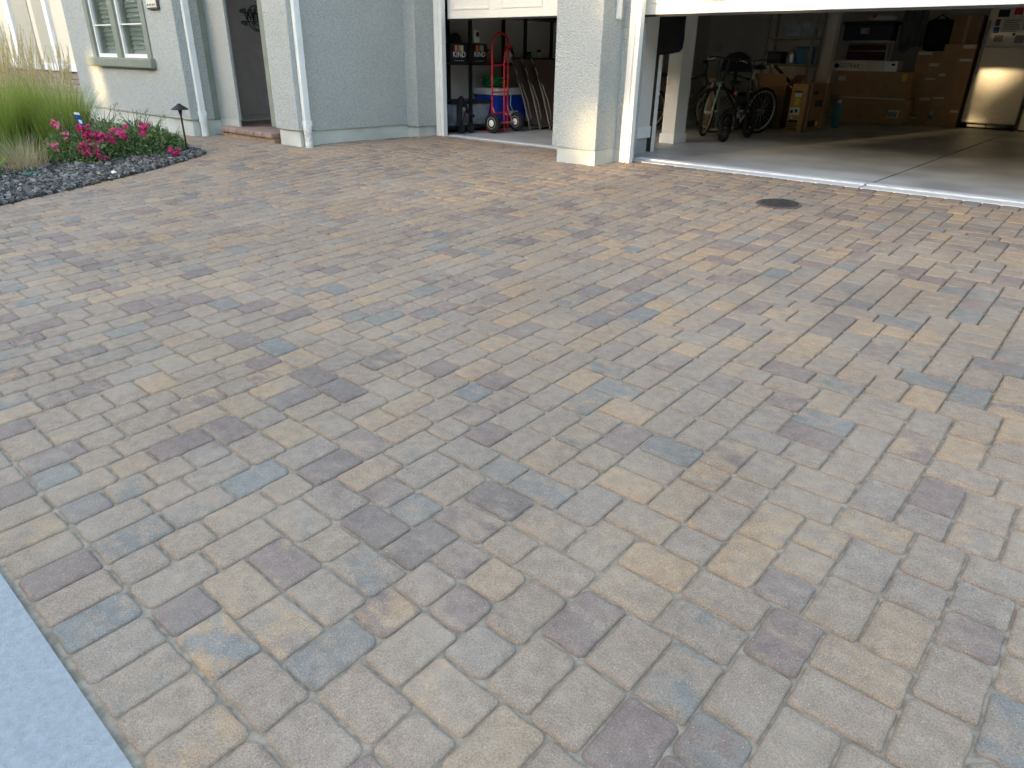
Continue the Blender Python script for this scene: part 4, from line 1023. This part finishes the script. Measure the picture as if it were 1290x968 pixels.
# tall narrow orange box with labels
t = thing('shipping_box', 'narrow upright orange-brown shipping box with yellow and white labels', 'box', (-4.32,12.3,0))
ang = R(2); m_ = Rz((-4.47,11.70,0), R(4))
MB().box((-4.47,11.70,.004),(-4.235,13.0,.71), m_, .004).build('body', 'carton_bright', t)
MB().box((-4.232,11.702,.006),(-4.228,12.998,.708), m_).build('side_face', 'carton_dark', t)  # side panel in darker card than the front
fr_ = lambda a, b, nm, mm: MB().box(a, b, m_).build(nm, mm, t)
fr_((-4.40,11.694,.40),(-4.33,11.699,.51),'yellow_label','yellow'); fr_((-4.455,11.694,.26),(-4.30,11.699,.375),'white_label','paper')
fr_((-4.41,11.694,.525),(-4.31,11.699,.575),'white_label','paper'); fr_((-4.44,11.690,.29),(-4.40,11.693,.33),'print_mark','ink'); fr_((-4.37,11.690,.30),(-4.335,11.693,.345),'print_mark','ink'); fr_((-4.42,11.694,.205),(-4.40,11.699,.245),'white_label','paper')
for k in range(5): fr_((-4.46,11.695,.03+k*.024),(-4.46+.17-.015*(k % 3),11.699,.042+k*.024),'print_line','ink')
fr_((-4.45,11.695,.15),(-4.31,11.699,.185),'print_line','ink'); fr_((-4.43,11.695,.595),(-4.30,11.699,.61),'print_line','ink')
fr_((-4.227,12.0,.07),(-4.224,12.35,.16),'print_mark','ink'); fr_((-4.227,12.20,.36),(-4.224,12.62,.46),'print_mark','ink'); fr_((-4.227,12.06,.55),(-4.224,12.28,.60),'print_mark','ink'); fr_((-4.227,12.42,.06),(-4.224,12.56,.14),'white_label','paper')
for y in (11.88,12.72): fr_((-4.2275,y,.004),(-4.2245,y+.015,.712),'strap','paper')
q = thing('water_bottle', 'teal plastic bottle standing behind the orange shipping box', 'bottle', (-4.15,13.15,0)); MB().lathe([(.06,.004),(.065,.03),(.065,.30),(.03,.38),(.025,.40)],14,Matrix.Translation((-4.20,13.2,0))).build('body', 'teal', q, smooth=True); MB().lathe([(.03,.40),(.03,.45),(.005,.452)],12,Matrix.Translation((-4.20,13.2,0))).build('cap', 'lidwhite', q)
# two wide cartons and what lies on them
t = thing('wide_carton', 'wide flat brown carton on the floor, lower of two', 'box', (-4.1,14.95,0)); B((-4.70,14.74,.004),(-3.50,15.15,.425),.006).build('body', 'carton', t); B((-3.80,14.734,.12),(-3.62,14.739,.26)).build('shipping_label', 'paper', t)
for k in range(5): B((-3.785+k*.03,14.731,.14),(-3.772+k*.03,14.734,.22)).build('print_line', 'ink', t)
t = thing('wide_carton', 'wide brown carton stacked on top, with a white strip under it', 'box', (-4.2,14.95,.43)); B((-4.84,14.74,.45),(-3.58,15.15,.885),.006).build('body', 'carton', t); B((-4.74,14.72,.426),(-3.60,15.0,.446)).build('foam_strip', 'lidwhite', t); B((-4.80,14.734,.72),(-4.66,14.739,.80)).build('white_label', 'paper', t); B((-3.70,14.734,.74),(-3.62,14.739,.86)).build('yellow_label', 'yellow', t)
t = thing('scooter_box', 'long white box with black slanted lettering on the wide cartons', 'box', (-4.4,14.95,.89)); B((-4.96,14.77,.888),(-3.83,15.1,1.055),.004).build('body', 'boxwhite', t)
fm_ = frame_m((-4.66,14.767,.972),(1,0,0),(0,0,1)); text_geo('GOTRAX', .105, fm_ @ Matrix.Diagonal((.86,1,1,1)) @ Matrix(((1,.2,0,0),(0,1,0,0),(0,0,1,0),(0,0,0,1))), .001).build('lettering', 'ink', t)
MB().lathe([(.028,0),(.042,0),(.042,.003),(.028,.003)],20,frame_m((-4.885,14.769,.972),(1,0,0),(0,0,1))).build('emblem', 'ink', t); MB().lathe([(.001,0),(.014,0),(.014,.003),(.001,.003)],14,frame_m((-4.885,14.769,.972),(1,0,0),(0,0,1))).build('emblem', 'ink', t)
B((-4.455,14.763,.895),(-4.42,14.768,1.05)).build('tape', 'tape', t); B((-4.36,14.763,.90),(-4.05,14.768,1.045)).build('tape', 'tape', t); B((-3.93,14.765,.985),(-3.87,14.768,1.02)).build('print_mark', 'ink', t)
t = thing('wire_frame_case', 'white-edged open frame case with dark red cloth inside, on the white box', 'case', (-4.5,14.95,1.06))
fc = MB()
for x in (-4.90,-4.08):
    for y in (14.82,15.12): fc.box((x-.008,y-.008,1.056),(x+.008,y+.008,1.39))
for y in (14.82,15.12):
    for z in (1.06,1.382): fc.box((-4.90,y-.008,z-.004),(-4.08,y+.008,z+.010))
fc.build('frame', 'lidwhite', t); B((-4.78,14.86,1.058),(-4.14,15.08,1.33),.03).build('cloth', 'darkred', t); B((-4.88,14.815,1.22),(-4.10,14.82,1.226)).build('rail', 'alu', t)
t = thing('black_tote', 'glossy black lidded tote above the frame case', 'storage tote', (-4.5,15.0,1.4)); B((-4.90,14.84,1.396),(-4.06,15.2,1.66),.02).build('body', 'totelid', t); B((-4.93,14.81,1.66),(-4.03,15.22,1.71),.015).build('lid', 'totelid', t); B((-4.6,14.828,1.50),(-4.45,14.842,1.60)).build('label_holder', 'clear', t)
t = thing('white_bundle', 'white cloth bundle on top of the black tote', 'cloth', (-4.3,15.0,1.71)); MB().lathe([(.10,0),(.20,.01),(.21,.06),(.12,.11),(.02,.12)],14,Matrix.Translation((-4.32,15.0,1.712)) @ Matrix.Diagonal((1.2,.8,1,1))).build('bundle', 'lidwhite', t, smooth=True); MB().lathe([(.02,0),(.05,.01),(.03,.05)],8,Matrix.Translation((-4.42,14.86,1.76))).build('red_tag', 'reflector', t)
t = thing('hanging_cover', 'grey cloth cover hanging right of the black tote', 'cover', (-3.85,15.2,1.3)); cv = MB(); NK = 12
for j in range(6):
    for k in range(NK+1): cv.v.append((-4.0+.40*k/NK, 15.1+.03*math.sin(k*1.7+j*.4), 1.95-.14*j-(.06*math.sin(k*.5) if j == 5 else 0)))
cv.f += [(j*(NK+1)+k, j*(NK+1)+k+1, (j+1)*(NK+1)+k+1, (j+1)*(NK+1)+k) for j in range(5) for k in range(NK)]; cv.build('drape', 'darkcloth', t, smooth='all'); B((-4.02,15.12,1.95),(-3.58,15.16,1.98)).build('hanger_rail', 'black', t)
# tall cartons next to the fridge
def tall(x0, x1, y, z1, label, seed):
    t = thing('tall_carton', label, 'box', ((x0+x1)/2,y,0), 'tall cartons beside the fridge'); B((x0,y,.004),(x1,y+.4,z1),.005).build('body', 'carton', t); r2 = random.Random(seed)
    for zf in (.08,.18,.34,.62,.80,.95):
        w_ = r2.uniform(.10,.22); xs = x1-w_-.02 if r2.random() < .6 else x0+.02; B((xs,y-.004,z1*zf),(xs+w_,y-.001,z1*zf+r2.uniform(.025,.06))).build('tape', 'tape', t)
    B((x0+.03,y-.004,.10),(x0+.10,y-.001,.24)).build('print_mark', 'paper', t)
tall(-3.255,-2.76,15.25,1.345,'tall brown taped carton standing right beside the fridge',1)
tall(-3.68,-3.265,15.30,1.235,'shorter tall brown taped carton, second from the fridge',2)
t = thing('upper_carton', 'dark brown carton on top of the tall carton beside the fridge', 'box', (-3.0,15.5,1.35)); B((-3.22,15.3,1.348),(-2.78,15.65,1.80),.005).build('body', 'carton_dark', t); B((-3.02,15.295,1.35),(-2.97,15.299,1.8)).build('tape', 'carton', t)
t = thing('black_bag', 'black soft bag on top of the shorter tall carton', 'bag', (-3.5,15.5,1.24)); B((-3.67,15.33,1.238),(-3.24,15.65,1.75),.10).build('body', 'cloth', t); MB().tube([(-3.6,15.45,1.72),(-3.46,15.45,1.82),(-3.3,15.45,1.72)], .012, 6).build('handle', 'cloth', t)
# fridge
FR = thing('refrigerator', 'old cream top-freezer fridge covered in magnets and papers', 'refrigerator', (-2.27,15.5,0)); fy = 15.17
B((-2.68,fy+.06,.09),(-1.87,15.9,1.93),.01).build('cabinet', 'fridge', FR)
B((-2.66,fy+.03,.006),(-1.89,15.2,.085)).build('kick_plate', 'fridge', FR)
for x0, x1 in ((-2.58,-2.30),(-2.27,-1.99)):
    B((x0,fy+.022,.03),(x1,fy+.032,.07)).build('vent', 'fridgegrey', FR)
dl = B((-2.685,fy-.01,.10),(-1.865,fy+.055,1.30),.018).build('lower_door', 'fridge', FR); du = B((-2.685,fy-.01,1.315),(-1.865,fy+.055,1.925),.018).build('freezer_door', 'fridge', FR)
B((-2.665,fy-.05,.87),(-2.635,fy-.01,1.29),.008).build('handle', 'fridgegrey', dl); B((-2.665,fy-.05,1.33),(-2.635,fy-.01,1.70),.008).build('handle', 'fridgegrey', du)
rg = random.Random(21)
for xa, xb, za, zb_, m_ in ((-2.56,-2.40,1.75,1.86,'ink'),(-2.34,-2.22,1.78,1.88,'reflector'),(-2.18,-2.02,1.74,1.86,'totelid'),(-2.57,-2.50,1.62,1.72,'darkcloth'),(-2.57,-2.49,1.51,1.60,'signblue'),(-2.16,-2.05,1.56,1.68,'fridgegrey'),(-2.53,-2.40,1.38,1.48,'fridgegrey'),(-2.23,-2.10,1.36,1.48,'fridgegrey'),(-2.28,-2.24,1.475,1.51,'ink'),(-1.99,-1.90,1.52,1.60,'totelid')):
    B((xa,fy-.015,za),(xb,fy-.009,zb_)).build('magnet', m_, FR)
for k in range(6): B((-2.45,fy-.014,1.53+k*.032),(-2.22+rg.uniform(-.04,.04),fy-.009,1.545+k*.032)).build('note', 'fridgegrey', FR)
B((-2.20,fy-.016,.20),(-2.15,fy-.009,.215)).build('badge', 'alu', FR)
t = thing('white_appliance', 'white appliance edge standing right of the fridge', 'appliance', (-1.5,15.4,0)); B((-1.80,15.10,.03),(-1.1,15.8,.9),.01).build('body', 'fridge', t); B((-1.79,15.11,.004),(-1.11,15.7,.03)).build('kick_plate', 'black', t)

# ================================================================== ADDED SUN BLOCKERS (unseen, behind the camera; shaped to cut sunlight into patches)
gw = thing('sun_block_wall', 'long unseen wall added behind the viewpoint to cut off the lowest sunlight', 'wall', (0,-22,-.6))  # added wall; its top sets the lower edge of the sun beams
B((-140,-22.1,-.62),(80,-21.9,1.17)).build('panel', 'tan_house', gw); B((-140,-22.14,1.17),(80,-21.86,1.25)).build('coping', 'concrete', gw)
hr = random.Random(31)
def sun_block_hedge(x0, x1, z0, z1, label, y=-22.6):  # added leafy screen; the gaps left between stretches form the sun beams
    t = thing('sun_block_hedge', label, 'sun_block_hedge', ((x0+x1)/2,y,-.6), 'unseen screens added to shape the sunlight')
    mb = MB(); nx = max(2, int((x1-x0)/.5)); nz = max(2, int((z1-z0)/.4)); tt = []
    for yy_ in (y-.45,y+.45):
        o = len(mb.v)
        for j in range(nz+1):
            for i in range(nx+1):
                e = 0 if i in (0,nx) else 1
                mb.v.append((x0+(x1-x0)*i/nx+hr.uniform(-.06,.06), yy_+hr.uniform(-.12,.12), z0+(z1-z0)*j/nz+(hr.uniform(-.15,.25) if j == nz else 0))); tt.append(hr.random())
        mb.f += [(o+j*(nx+1)+i, o+j*(nx+1)+i+1, o+(j+1)*(nx+1)+i+1, o+(j+1)*(nx+1)+i) for j in range(nz) for i in range(nx)]
    n1 = (nx+1)*(nz+1)
    for i in range(nx): mb.f.append((nz*(nx+1)+i, nz*(nx+1)+i+1, n1+nz*(nx+1)+i+1, n1+nz*(nx+1)+i))
    for j in range(nz):
        for i in (0, nx): mb.f.append((j*(nx+1)+i, (j+1)*(nx+1)+i, n1+(j+1)*(nx+1)+i, n1+j*(nx+1)+i))
    mb.build('foliage', 'blocker_leaf', t, tint=tt)
sun_block_hedge(-140,-18.15,-.6,12.0,'unseen leafy screen added to block the sun, left stretch')
sun_block_hedge(-17.62,-10.2,-.6,12.0,'unseen leafy screen added to block the sun, middle stretch')
sun_block_hedge(-7.95,80,-.6,12.0,'unseen leafy screen added to block the sun, right stretch')
sun_block_hedge(-18.25,-17.5,2.42,12.0,'unseen leafy screen added above the narrow gap to cap its sun beam',-22.55)  # added cap, limits the top of the narrow sun beam
B((-18.25,-22.9,-.6),(-17.5,-22.2,1.68)).build('sun_block_stub','blocker_leaf',gw)  # added stub, limits the bottom of the narrow sun beam
tr = thing('sun_filter_tree', 'unseen loose-crowned tree added to filter the sun in the wide gap', 'tree', (-9.1,-23.4,-.6))  # added tree, thins and dapples the wide sun beam
MB().tube([(-9.1,-23.4,-.6),(-9.12,-23.38,1.2),(-9.05,-23.4,3.0),(-9.2,-23.5,5.0)], [.16,.13,.10,.03], 8).build('trunk', 'bark', tr, smooth=True)
cw = MB(); tt = []
for k in range(30000):
    c = Vector((hr.uniform(-10.5,-7.7), hr.uniform(-24.2,-22.7), hr.uniform(1.2,12.0)))
    if math.sin(c.x*4.1)+math.sin(c.z*3.3+c.x*2)+hr.uniform(-.6,.6) < -.15 and c.z < 4.2: continue
    s_ = hr.uniform(.05,.11); d = Vector((hr.gauss(0,1),hr.gauss(0,1),hr.gauss(0,1))).normalized(); q = d.orthogonal().normalized(); o = len(cw.v)
    cw.v += [tuple(c-d*s_),tuple(c+q*s_*.7),tuple(c+d*s_),tuple(c-q*s_*.7)]; cw.f.append((o,o+1,o+2,o+3)); tt += [hr.random()]*4
cw.build('crown', 'blocker_leaf', tr, tint=tt)
